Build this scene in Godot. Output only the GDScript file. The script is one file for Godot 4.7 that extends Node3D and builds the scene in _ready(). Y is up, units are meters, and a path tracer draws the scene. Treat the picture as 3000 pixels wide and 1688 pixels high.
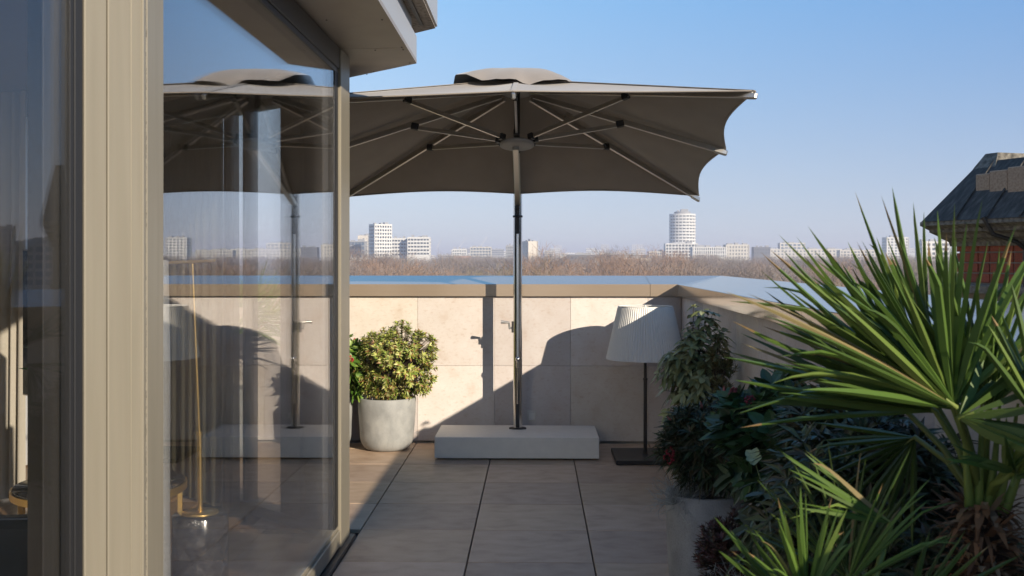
extends Node3D
# A penthouse terrace above a winter park. Units are metres; the terrace floor is y = 0 and the view runs along -z.
# V(x, y, d) places a point d metres in front of the viewer along the terrace.

var rng := RandomNumberGenerator.new()
var M := {}
var taken := {}

func V(x: float, y: float, d: float) -> Vector3:
	return Vector3(x, y, -d)

# ---------------------------------------------------------------- nodes
func numbered(called: String) -> String:
	var n: int = taken.get(called, -1) + 1
	taken[called] = n
	return called if n == 0 else "%s_%03d" % [called, n]

func thing(called: String, label: String, category: String, base: Vector3, group := "") -> Node3D:
	var o := Node3D.new()
	o.name = numbered(called)
	add_child(o, true)
	o.position = base
	o.set_meta("label", label)
	o.set_meta("category", category)
	if group != "":
		o.set_meta("group", group)
	return o

func structure(called: String) -> Node3D:
	var o := Node3D.new()
	o.name = numbered(called)
	add_child(o, true)
	o.set_meta("kind", "structure")
	return o

func again(o: Node3D, at: Vector3, turn := 0.0, size := Vector3.ONE, label := "") -> Node3D:
	var c: Node3D = o.duplicate()
	c.name = numbered(String(o.name).trim_suffix("_000"))
	add_child(c, true)
	c.position = at
	c.rotation.y = turn
	c.scale = size
	if label != "":
		c.set_meta("label", label)
	return c

func S() -> SurfaceTool:
	var st := SurfaceTool.new()
	st.begin(Mesh.PRIMITIVE_TRIANGLES)
	st.set_smooth_group(-1)
	return st

func done(st: SurfaceTool, called: String, m: Material, parent: Node3D, world := true) -> MeshInstance3D:
	st.generate_normals()
	return shape(st.commit(), called, m, parent, world)

# world: the shape was built in scene coordinates, the thing it belongs to stands at its base
func shape(mesh: Mesh, called: String, m: Material, parent: Node3D, world := true) -> MeshInstance3D:
	var o := MeshInstance3D.new()
	o.name = called
	o.mesh = mesh
	o.material_override = m
	parent.add_child(o, true)
	if world and parent.get_parent() == self:
		o.position = -parent.position
	return o

# ---------------------------------------------------------------- shapes
func tri(st: SurfaceTool, a: Vector3, b: Vector3, c: Vector3) -> void:
	st.add_vertex(a)
	st.add_vertex(c)
	st.add_vertex(b)

func quad(st: SurfaceTool, a: Vector3, b: Vector3, c: Vector3, d: Vector3) -> void:
	tri(st, a, b, c)
	tri(st, a, c, d)

# box with chamfered edges, placed by a transform whose origin is the box's centre
func cbox(st: SurfaceTool, t: Transform3D, size: Vector3, c := 0.0) -> void:
	var h := size * 0.5
	st.set_smooth_group(-1)
	var ax := [0, 1, 2]
	c = minf(c, minf(h.x, minf(h.y, h.z)) * 0.9)
	for i in 3:
		var u: int = (i + 1) % 3
		var w: int = (i + 2) % 3
		for s in [-1.0, 1.0]:
			var p := []
			for k in [[-1, -1], [1, -1], [1, 1], [-1, 1]]:
				var v := Vector3.ZERO
				v[i] = s * h[i]
				v[u] = k[0] * (h[u] - c)
				v[w] = k[1] * (h[w] - c)
				p.append(t * v)
			if s > 0:
				quad(st, p[0], p[1], p[2], p[3])
			else:
				quad(st, p[3], p[2], p[1], p[0])
		if c > 0.0:
			for su in [-1.0, 1.0]:
				for sw in [-1.0, 1.0]:
					var q := []
					for k in [[-1, 0], [1, 0], [1, 1], [-1, 1]]:
						var v := Vector3.ZERO
						v[i] = k[0] * (h[i] - c)
						v[u] = su * (h[u] - (c if k[1] == 1 else 0.0))
						v[w] = sw * (h[w] - (0.0 if k[1] == 1 else c))
						q.append(t * v)
					if su * sw > 0:
						quad(st, q[0], q[1], q[2], q[3])
					else:
						quad(st, q[3], q[2], q[1], q[0])
	if c > 0.0:
		for sx in [-1.0, 1.0]:
			for sy in [-1.0, 1.0]:
				for sz in [-1.0, 1.0]:
					var a: Vector3 = t * Vector3(sx * h.x, sy * (h.y - c), sz * (h.z - c))
					var b: Vector3 = t * Vector3(sx * (h.x - c), sy * h.y, sz * (h.z - c))
					var d: Vector3 = t * Vector3(sx * (h.x - c), sy * (h.y - c), sz * h.z)
					if sx * sy * sz > 0:
						tri(st, a, b, d)
					else:
						tri(st, a, d, b)

# box between two corners given as (x, y, depth)
func bx(st: SurfaceTool, a: Vector3, b: Vector3, c := 0.0) -> void:
	var lo := Vector3(a.x, a.y, -a.z)
	var hi := Vector3(b.x, b.y, -b.z)
	cbox(st, Transform3D(Basis(), (lo + hi) * 0.5), (hi - lo).abs(), c)

# straight bar of a rectangular section
func bar(st: SurfaceTool, a: Vector3, b: Vector3, w: float, h: float, up := Vector3.UP, c := 0.0) -> void:
	var z := (b - a).normalized()
	var x := up.cross(z).normalized()
	var y := z.cross(x)
	cbox(st, Transform3D(Basis(x, y, z), (a + b) * 0.5), Vector3(w, h, a.distance_to(b)), c)

func tube(st: SurfaceTool, pts: Array, radii: Array, sides := 8, caps := true) -> void:
	st.set_smooth_group(1)
	var rings := []
	var last := Vector3.ZERO
	for i in pts.size():
		var d: Vector3 = (pts[mini(i + 1, pts.size() - 1)] - pts[maxi(i - 1, 0)]).normalized()
		var side: Vector3 = last
		if i == 0:
			side = d.cross(Vector3.UP if absf(d.y) < 0.9 else Vector3.RIGHT)
		side = (side - d * side.dot(d)).normalized()
		last = side
		var up := d.cross(side)
		var ring := []
		for k in sides:
			var a := TAU * k / sides
			ring.append(pts[i] + (side * cos(a) + up * sin(a)) * radii[mini(i, radii.size() - 1)])
		rings.append(ring)
	for i in rings.size() - 1:
		for k in sides:
			var n: int = (k + 1) % sides
			quad(st, rings[i][k], rings[i][n], rings[i + 1][n], rings[i + 1][k])
	if caps:
		st.set_smooth_group(-1)
		for k in range(1, sides - 1):
			tri(st, rings[0][0], rings[0][k + 1], rings[0][k])
			tri(st, rings[-1][0], rings[-1][k], rings[-1][k + 1])

# profile of (radius, height) points turned round the vertical through at
func lathe(st: SurfaceTool, at: Vector3, profile: Array, sides := 40, smooth := true) -> void:
	for i in profile.size() - 1:
		if smooth:
			st.set_smooth_group(1)
		for k in sides:
			var a := TAU * k / sides
			var b := TAU * (k + 1) / sides
			var p: Vector2 = profile[i]
			var q: Vector2 = profile[i + 1]
			var p0 := at + Vector3(cos(a) * p.x, p.y, -sin(a) * p.x)
			var p1 := at + Vector3(cos(b) * p.x, p.y, -sin(b) * p.x)
			var q0 := at + Vector3(cos(a) * q.x, q.y, -sin(a) * q.x)
			var q1 := at + Vector3(cos(b) * q.x, q.y, -sin(b) * q.x)
			if p.x > 1e-5:
				tri(st, p0, p1, q1)
			if q.x > 1e-5:
				tri(st, p0, q1, q0)

# solid between a low and a high outline (same count, counter-clockwise seen from above)
func slab(st: SurfaceTool, low: Array, high: Array) -> void:
	st.set_smooth_group(-1)
	var n := low.size()
	for k in range(1, n - 1):
		tri(st, high[0], high[k], high[k + 1])
		tri(st, low[0], low[k + 1], low[k])
	for k in n:
		var m: int = (k + 1) % n
		quad(st, low[k], low[m], high[m], high[k])

# upright slab over a plan of (x, depth) points listed clockwise seen from above in that frame
func plan(st: SurfaceTool, pts: Array, y0: float, y1: float) -> void:
	var lo := []
	var hi := []
	for p in pts:
		lo.append(V(p.x, y0, p.y))
		hi.append(V(p.x, y1, p.y))
	slab(st, lo, hi)

func col(st: SurfaceTool, c: Color) -> void:
	st.set_color(c)

# one leaf of four faces, folded along its midrib
func leaf(st: SurfaceTool, p: Vector3, dir: Vector3, up: Vector3, length: float, width: float, c: Color, droop := 0.15, belly := 0.45) -> void:
	var side := dir.cross(up).normalized()
	var nrm := side.cross(dir)
	if width > length * 0.31:
		oval(st, p, dir, side, nrm, length, width, c, droop)
		return
	var mid := p + dir * length * belly - nrm * width * 0.18
	var l := p + dir * length * belly + side * width * 0.5
	var r := p + dir * length * belly - side * width * 0.5
	var tip := p + dir * length - Vector3.UP * droop * length
	st.set_color(c)
	tri(st, p, mid, l)
	tri(st, p, r, mid)
	tri(st, l, mid, tip)
	tri(st, r, tip, mid)

# a broader leaf with a rounded outline
func oval(st: SurfaceTool, p: Vector3, dir: Vector3, side: Vector3, nrm: Vector3, length: float, width: float, c: Color, droop: float) -> void:
	st.set_color(c)
	var last := [p, p, p]
	for k in [[0.14, 0.5], [0.35, 0.95], [0.6, 0.98], [0.82, 0.6], [1.0, 0.0]]:
		var m: Vector3 = p + dir * length * k[0] - Vector3.UP * droop * length * k[0] * k[0] - nrm * width * 0.13 * k[1]
		var l: Vector3 = m + side * width * 0.5 * k[1] + nrm * width * 0.13 * k[1]
		var r: Vector3 = m - side * width * 0.5 * k[1] + nrm * width * 0.13 * k[1]
		if last[0] != last[1]:
			tri(st, last[1], m, last[0])
			tri(st, last[1], last[2], m)
		if k[1] > 0.0:
			tri(st, last[0], m, l)
			tri(st, last[2], r, m)
		last = [l, m, r]

func around(axis: Vector3, a: float, spread: float) -> Vector3:
	var s := axis.cross(Vector3.UP if absf(axis.y) < 0.9 else Vector3.RIGHT).normalized()
	var t := axis.cross(s)
	return (axis * cos(spread) + (s * cos(a) + t * sin(a)) * sin(spread)).normalized()

func rosette(st: SurfaceTool, p: Vector3, axis: Vector3, n: int, length: float, width: float, open: float, cols: Array, droop := 0.15) -> void:
	var a0 := rng.randf() * TAU
	for k in n:
		var d := around(axis, a0 + TAU * k / n + rng.randf_range(-0.25, 0.25), open * rng.randf_range(0.65, 1.2))
		var c: Color = cols[rng.randi() % cols.size()]
		c = c * rng.randf_range(0.75, 1.2)
		leaf(st, p, d, axis, length * rng.randf_range(0.7, 1.15), width * rng.randf_range(0.8, 1.15), c, droop)

func ball() -> Vector3:
	while true:
		var v := Vector3(rng.randf_range(-1, 1), rng.randf_range(-1, 1), rng.randf_range(-1, 1))
		if v.length() < 1.0 and v.length() > 0.05:
			return v
	return Vector3.UP

# ---------------------------------------------------------------- materials
func noise(freq: float, octaves := 4, type := FastNoiseLite.TYPE_SIMPLEX_SMOOTH, warp := 0.0) -> FastNoiseLite:
	var n := FastNoiseLite.new()
	n.seed = 11 + M.size() * 7
	n.noise_type = type
	n.frequency = freq
	n.fractal_octaves = octaves
	if warp > 0.0:
		n.domain_warp_enabled = true
		n.domain_warp_amplitude = warp
		n.domain_warp_frequency = freq * 1.7
	return n

func tex(n: FastNoiseLite, stops: Array, size := 512) -> NoiseTexture2D:
	var t := NoiseTexture2D.new()
	t.width = size
	t.height = size
	t.seamless = true
	t.noise = n
	var g := Gradient.new()
	var o := PackedFloat32Array()
	var cs := PackedColorArray()
	for s in stops:
		o.append(s[0])
		cs.append((s[1] as Color).linear_to_srgb())
	g.offsets = o
	g.colors = cs
	t.color_ramp = g
	return t

func mat(called: String, c: Color, rough: float, metal := 0.0) -> StandardMaterial3D:
	var m := StandardMaterial3D.new()
	m.resource_name = called
	m.albedo_color = c.linear_to_srgb()
	m.roughness = rough
	m.metallic = metal
	M[called] = m
	return m

func textured(called: String, t: Texture2D, scale: Vector3, rough: float, metal := 0.0) -> StandardMaterial3D:
	var m := mat(called, Color.WHITE, rough, metal)
	m.albedo_texture = t
	m.uv1_triplanar = true
	m.uv1_world_triplanar = true
	m.uv1_scale = scale
	m.uv1_triplanar_sharpness = 8.0
	return m

func bumpy(m: StandardMaterial3D, t: Texture2D, amount: float) -> StandardMaterial3D:
	m.heightmap_enabled = true
	m.heightmap_texture = t
	m.heightmap_scale = amount
	return m

# fine speckle laid over a surface's own colour
func speckled(m: StandardMaterial3D, t: Texture2D, scale: Vector3) -> StandardMaterial3D:
	m.detail_enabled = true
	m.detail_blend_mode = BaseMaterial3D.BLEND_MODE_MUL
	m.detail_albedo = t
	m.detail_uv_layer = BaseMaterial3D.DETAIL_UV_2
	m.uv2_triplanar = true
	m.uv2_world_triplanar = true
	m.uv2_scale = scale
	return m

func leafy(called: String, rough := 0.45, shine := 0.35) -> StandardMaterial3D:
	var m := mat(called, Color.WHITE, rough)
	m.vertex_color_use_as_albedo = true
	m.backlight_enabled = true
	m.backlight = Color(shine, shine, shine * 0.6)
	return m

func g3(r: float, g: float, b: float) -> Color:
	return Color(r, g, b)

func variants(called: String, m: StandardMaterial3D, n: int) -> Array:
	var out := [m]
	for k in range(1, n):
		var c: StandardMaterial3D = m.duplicate()
		c.resource_name = called + "_variant"
		c.uv1_offset = Vector3(0.37 * k, 0.61 * k, 0.23 * k)
		var f: float = [1.0, 0.93, 0.985, 0.96, 0.9, 0.95][k % 6]
		c.albedo_color = Color(f, f, f * [1.0, 1.01, 0.98][k % 3]).clamp()
		out.append(c)
	return out

func materials() -> void:
	var grain := tex(noise(0.25, 3), [[0.0, g3(0.25, 0.25, 0.25)], [1.0, g3(1, 1, 1)]], 512)
	var speck := tex(noise(0.09, 5), [[0.0, g3(0.62, 0.60, 0.58)], [0.35, g3(0.90, 0.89, 0.88)], [0.6, g3(1, 1, 1)], [1.0, g3(0.93, 0.93, 0.93)]], 1024)
	var vein := tex(noise(0.02, 6, FastNoiseLite.TYPE_SIMPLEX_SMOOTH, 50.0), [[0.0, g3(0.84, 0.75, 0.69)], [0.3, g3(0.96, 0.945, 0.935)], [0.55, g3(1, 1, 1)], [0.72, g3(0.97, 0.965, 0.96)], [1.0, g3(1, 1, 1)]], 1024)
	var wall := textured("stone_cladding", tex(noise(0.006, 5, FastNoiseLite.TYPE_SIMPLEX_SMOOTH, 40.0), [[0.0, g3(0.585, 0.495, 0.43)], [0.3, g3(0.64, 0.575, 0.525)], [0.65, g3(0.66, 0.60, 0.555)], [1.0, g3(0.69, 0.64, 0.60)]]), Vector3(1.3, 1.3, 1.3), 0.75)
	speckled(wall, vein, Vector3(1.1, 1.9, 1.1))
	M.wall = variants("stone_cladding", bumpy(wall, grain, 0.06), 5)
	var floor_m := textured("terrace_paving", tex(noise(0.012, 5, FastNoiseLite.TYPE_SIMPLEX_SMOOTH, 30.0), [[0.0, g3(0.43, 0.295, 0.20)], [0.4, g3(0.53, 0.38, 0.265)], [0.6, g3(0.565, 0.41, 0.29)], [1.0, g3(0.62, 0.465, 0.34)]]), Vector3(0.7, 0.8, 1.0), 0.55)
	speckled(floor_m, speck, Vector3(1.6, 1.6, 1.6))
	M.paving = variants("terrace_paving", bumpy(floor_m, grain, 0.05), 6)
	M.joint = mat("pale_joint_mortar", g3(0.42, 0.36, 0.30), 0.95)
	M.core = mat("grey_render", g3(0.12, 0.11, 0.1), 0.9)
	M.coping = mat("champagne_metal", g3(0.44, 0.35, 0.265), 0.13, 0.42)
	M.frame = textured("taupe_frame", tex(noise(0.02, 3), [[0.0, g3(0.235, 0.208, 0.155)], [1.0, g3(0.268, 0.238, 0.18)]]), Vector3(3, 0.12, 3), 0.42, 0.15)
	M.seal = mat("black_gasket", g3(0.012, 0.012, 0.013), 0.5)
	M.dark = mat("dark_bronze", g3(0.035, 0.032, 0.03), 0.4, 0.3)
	M.soffit = textured("soffit_panel", tex(noise(0.01, 4), [[0.0, g3(0.30, 0.25, 0.20)], [1.0, g3(0.36, 0.31, 0.255)]]), Vector3(0.6, 0.6, 0.6), 0.45, 0.25)
	M.fascia = mat("fascia_metal", g3(0.44, 0.42, 0.39), 0.38, 0.25)
	M.lime = textured("weathered_soffit", tex(noise(0.03, 5), [[0.0, g3(0.05, 0.045, 0.04)], [0.35, g3(0.26, 0.22, 0.18)], [1.0, g3(0.4, 0.35, 0.3)]]), Vector3(2, 2, 2), 0.8)
	var glass := mat("window_glass", Color(0.75, 0.9, 0.88, 1.0), 0.0)
	glass.transparency = BaseMaterial3D.TRANSPARENCY_ALPHA
	glass.albedo_color = Color(0.2, 0.26, 0.25, 0.006)
	M.glass = glass
	var grey := textured("cast_concrete", tex(noise(0.012, 5, FastNoiseLite.TYPE_SIMPLEX_SMOOTH, 30.0), [[0.0, g3(0.24, 0.245, 0.24)], [0.5, g3(0.315, 0.32, 0.31)], [1.0, g3(0.39, 0.39, 0.375)]]), Vector3(1.4, 1.0, 1.4), 0.7)
	speckled(grey, speck, Vector3(1.2, 1.2, 1.2))
	M.concrete = bumpy(grey, grain, 0.03)
	M.soil = textured("potting_soil", tex(noise(0.08, 3), [[0.0, g3(0.012, 0.009, 0.006)], [1.0, g3(0.06, 0.04, 0.03)]]), Vector3(3, 3, 3), 1.0)
	M.chrome = mat("polished_steel", g3(0.68, 0.67, 0.65), 0.17, 1.0)
	M.alu = mat("satin_aluminium", g3(0.55, 0.52, 0.47), 0.32, 0.9)
	M.plastic = mat("black_plastic", g3(0.018, 0.018, 0.018), 0.45)
	M.hub = mat("grey_hub", g3(0.27, 0.26, 0.25), 0.5)
	M.ballast = textured("painted_steel_base", tex(noise(0.02, 4), [[0.0, g3(0.66, 0.635, 0.58)], [1.0, g3(0.72, 0.69, 0.63)]]), Vector3(1, 1, 1), 0.5)
	var weave := tex(noise(0.35, 2), [[0.0, g3(0.3, 0.3, 0.3)], [1.0, g3(1, 1, 1)]], 256)
	var cloth := textured("canopy_cloth", tex(noise(0.01, 4), [[0.0, g3(0.225, 0.193, 0.162)], [1.0, g3(0.265, 0.228, 0.192)]]), Vector3(0.8, 0.8, 0.8), 0.9)
	cloth.uv1_world_triplanar = true
	cloth.rim_enabled = true
	cloth.rim = 0.7
	cloth.rim_tint = 0.3
	M.cloth = bumpy(cloth, weave, 0.03)
	var shade := mat("pleated_shade_cloth", g3(0.77, 0.75, 0.71), 0.85)
	shade.backlight_enabled = true
	shade.backlight = Color(0.25, 0.24, 0.22)
	M.shade = shade
	M.leaf = leafy("leaf")
	M.palm = leafy("palm_leaf", 0.55, 0.5)
	M.bark = textured("brown_bark", tex(noise(0.05, 4), [[0.0, g3(0.03, 0.02, 0.015)], [1.0, g3(0.12, 0.085, 0.06)]]), Vector3(4, 1, 4), 0.9)
	M.fibre = leafy("palm_fibre", 0.9, 0.1)
	M.brass = mat("brushed_brass", g3(0.80, 0.55, 0.19), 0.34, 0.9)
	M.marble = bumpy(textured("dark_marble", tex(noise(0.012, 5, FastNoiseLite.TYPE_SIMPLEX_SMOOTH, 60.0), [[0.0, g3(0.012, 0.012, 0.014)], [0.46, g3(0.025, 0.024, 0.026)], [0.5, g3(0.22, 0.21, 0.2)], [0.535, g3(0.03, 0.028, 0.03)], [1.0, g3(0.016, 0.015, 0.017)]]), Vector3(1.5, 1.5, 1.5), 0.16), grain, 0.0)
	M.oak = textured("oak_boards", tex(noise(0.02, 5), [[0.0, g3(0.20, 0.11, 0.05)], [1.0, g3(0.38, 0.24, 0.12)]]), Vector3(2.0, 2.0, 0.25), 0.35)
	M.plaster = mat("pale_plaster", g3(0.30, 0.28, 0.25), 0.9)
	M.charcoal = mat("charcoal_panel", g3(0.03, 0.028, 0.026), 0.6)
	var drape := textured("linen", tex(noise(0.3, 2), [[0.0, g3(0.44, 0.40, 0.33)], [1.0, g3(0.56, 0.52, 0.44)]], 256), Vector3(2, 2, 2), 0.95)
	M.linen = drape
	var sheer := mat("white_sheer", g3(0.72, 0.73, 0.74), 0.95)
	sheer.backlight_enabled = true
	sheer.backlight = Color(0.9, 0.9, 0.9)
	M.sheer = sheer
	M.olive = textured("olive_drape", tex(noise(0.3, 2), [[0.0, g3(0.07, 0.066, 0.045)], [1.0, g3(0.105, 0.098, 0.07)]], 256), Vector3(2, 2, 2), 0.95)
	M.black_drape = mat("black_drape", g3(0.022, 0.02, 0.018), 0.95)
	M.leather = mat("black_leather", g3(0.014, 0.014, 0.016), 0.33)
	M.screen = mat("screen_glass", g3(0.008, 0.008, 0.01), 0.06)
	M.boucle = bumpy(textured("white_boucle", tex(noise(0.12, 3), [[0.0, g3(0.4, 0.4, 0.38)], [1.0, g3(0.7, 0.7, 0.68)]], 256), Vector3(4, 4, 4), 0.95), grain, 1.2)
	M.slate = bumpy(textured("lead_roofing", tex(noise(0.02, 5, FastNoiseLite.TYPE_SIMPLEX_SMOOTH, 20.0), [[0.0, g3(0.022, 0.02, 0.018)], [0.5, g3(0.05, 0.046, 0.041)], [1.0, g3(0.13, 0.12, 0.10)]]), Vector3(2.4, 1.0, 2.4), 0.9), grain, 0.6)
	M.oldstone = bumpy(textured("sooty_stone", tex(noise(0.03, 5, FastNoiseLite.TYPE_SIMPLEX_SMOOTH, 20.0), [[0.0, g3(0.04, 0.036, 0.03)], [0.45, g3(0.14, 0.125, 0.10)], [1.0, g3(0.28, 0.255, 0.21)]]), Vector3(1.2, 1.2, 1.2), 0.9), grain, 0.8)
	var clay := textured("red_brick", tex(noise(0.05, 4), [[0.0, g3(0.19, 0.045, 0.022)], [1.0, g3(0.34, 0.085, 0.04)]]), Vector3(2, 2, 2), 0.85)
	M.brick = variants("red_brick", bumpy(clay, grain, 0.3), 5)
	M.mortar = mat("mortar", g3(0.2, 0.17, 0.14), 0.95)
	M.terracotta = bumpy(textured("buff_terracotta", tex(noise(0.04, 4), [[0.0, g3(0.24, 0.16, 0.10)], [1.0, g3(0.42, 0.30, 0.20)]]), Vector3(2, 2, 2), 0.85), grain, 0.1)
	# the city
	M.white_wall = mat("white_render", g3(0.66, 0.64, 0.60), 0.8)
	M.cream_wall = mat("cream_stucco", g3(0.60, 0.54, 0.45), 0.8)
	M.stone_wall = mat("portland_stone", g3(0.55, 0.51, 0.44), 0.85)
	M.grey_wall = mat("grey_concrete", g3(0.30, 0.30, 0.30), 0.85)
	M.red_wall = mat("red_brick_far", g3(0.34, 0.21, 0.17), 0.9)
	M.window_far = mat("far_window_glass", g3(0.05, 0.065, 0.085), 0.25)
	M.blue_glass = mat("blue_facade_glass", g3(0.07, 0.11, 0.17), 0.2)
	M.roof_far = mat("grey_roof", g3(0.11, 0.11, 0.12), 0.8)
	M.twig = [mat("grey_brown_twigs", g3(0.255, 0.20, 0.165), 0.95), mat("rust_brown_twigs", g3(0.29, 0.185, 0.125), 0.95), mat("dark_brown_twigs", g3(0.20, 0.165, 0.15), 0.95), mat("olive_brown_twigs", g3(0.25, 0.205, 0.135), 0.95)]
	M.trunk = mat("tree_bark", g3(0.11, 0.09, 0.072), 0.95)
	M.grass = textured("park_grass", tex(noise(0.02, 4), [[0.0, g3(0.04, 0.055, 0.02)], [1.0, g3(0.09, 0.10, 0.04)]]), Vector3(0.02, 0.02, 0.02), 1.0)
	M.hill = mat("far_woods", g3(0.07, 0.075, 0.07), 1.0)

# ---------------------------------------------------------------- light and air
const SUN := Vector3(-0.75, -0.437, -1.0)  # the way sunlight travels

func air() -> void:
	var cam := Camera3D.new()
	cam.name = "camera"
	add_child(cam)
	var lens := CameraAttributesPhysical.new()
	lens.frustum_focal_length = 37.6
	lens.exposure_aperture = 9.0
	lens.frustum_focus_distance = 7.4
	lens.frustum_near = 0.1
	lens.frustum_far = 20000.0
	cam.attributes = lens
	cam.projection = Camera3D.PROJECTION_FRUSTUM
	cam.keep_aspect = Camera3D.KEEP_HEIGHT
	cam.near = 0.1
	cam.far = 20000.0
	cam.size = 2.0 * 0.26913 * 0.1
	cam.frustum_offset = Vector2(0.0, -0.02742 * 0.1)
	cam.position = Vector3(0, 1.434, 0)
	cam.rotation_degrees = Vector3(0, 1.242, 0)
	cam.current = true

	var sun := DirectionalLight3D.new()
	sun.name = "sun"
	add_child(sun)
	sun.look_at_from_position(-SUN * 10.0, Vector3.ZERO)
	sun.light_energy = 1.6
	sun.light_angular_distance = 0.5
	sun.light_color = Color(1.0, 0.945, 0.86)
	sun.shadow_enabled = true

	# clear winter sky: a pale haze at the horizon, deeper blue above, brightest opposite the sun and least at right angles to it
	var w := 512
	var h := 256
	var im := Image.create(w, h, false, Image.FORMAT_RGBF)
	var to_sun := -SUN.normalized()
	for y in h:
		var e := 90.0 - (y + 0.5) / h * 180.0
		for x in w:
			var a := ((x + 0.5) / w - 0.5) * TAU
			var d := Vector3(sin(a) * cos(deg_to_rad(e)), sin(deg_to_rad(e)), -cos(a) * cos(deg_to_rad(e)))
			var up := maxf(e, 0.0)
			var t := 1.0 - exp(-up / 8.5)
			var c := Color(0.525, 0.585, 0.615).lerp(Color(0.04, 0.25, 0.605), t)
			c = c.lerp(Color(0.105, 0.195, 0.40), smoothstep(14.0, 80.0, up))
			var g := d.dot(to_sun)
			var k := 0.75 + 0.87 * g * g
			k = lerpf(1.0 + (k - 1.0) * 0.35, k, t)
			var glow := 0.5 * exp(-acos(clampf(g, -1.0, 1.0)) / 0.22)
			im.set_pixel(x, y, Color(c.r * pow(k, 1.2) + glow, c.g * k + glow * 0.94, c.b * pow(k, 0.6) + glow * 0.82))
	var sky_look := PanoramaSkyMaterial.new()
	sky_look.panorama = ImageTexture.create_from_image(im)
	var sky := Sky.new()
	sky.sky_material = sky_look
	var env := Environment.new()
	env.background_mode = Environment.BG_SKY
	env.sky = sky
	env.background_energy_multiplier = 0.885
	env.tonemap_mode = Environment.TONE_MAPPER_LINEAR
	env.tonemap_exposure = 1.42
	env.fog_enabled = true
	env.fog_density = 0.00042
	env.fog_light_color = Color(0.95, 0.95, 1.0)
	env.sdfgi_enabled = true
	env.ssao_enabled = true
	env.ssil_enabled = true
	var we := WorldEnvironment.new()
	we.name = "environment"
	we.environment = env
	add_child(we)

# ---------------------------------------------------------------- the terrace
const FACE_D := 8.33   # inner face of the far parapet
const FACE_X := 1.134  # inner face of the side parapet

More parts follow.
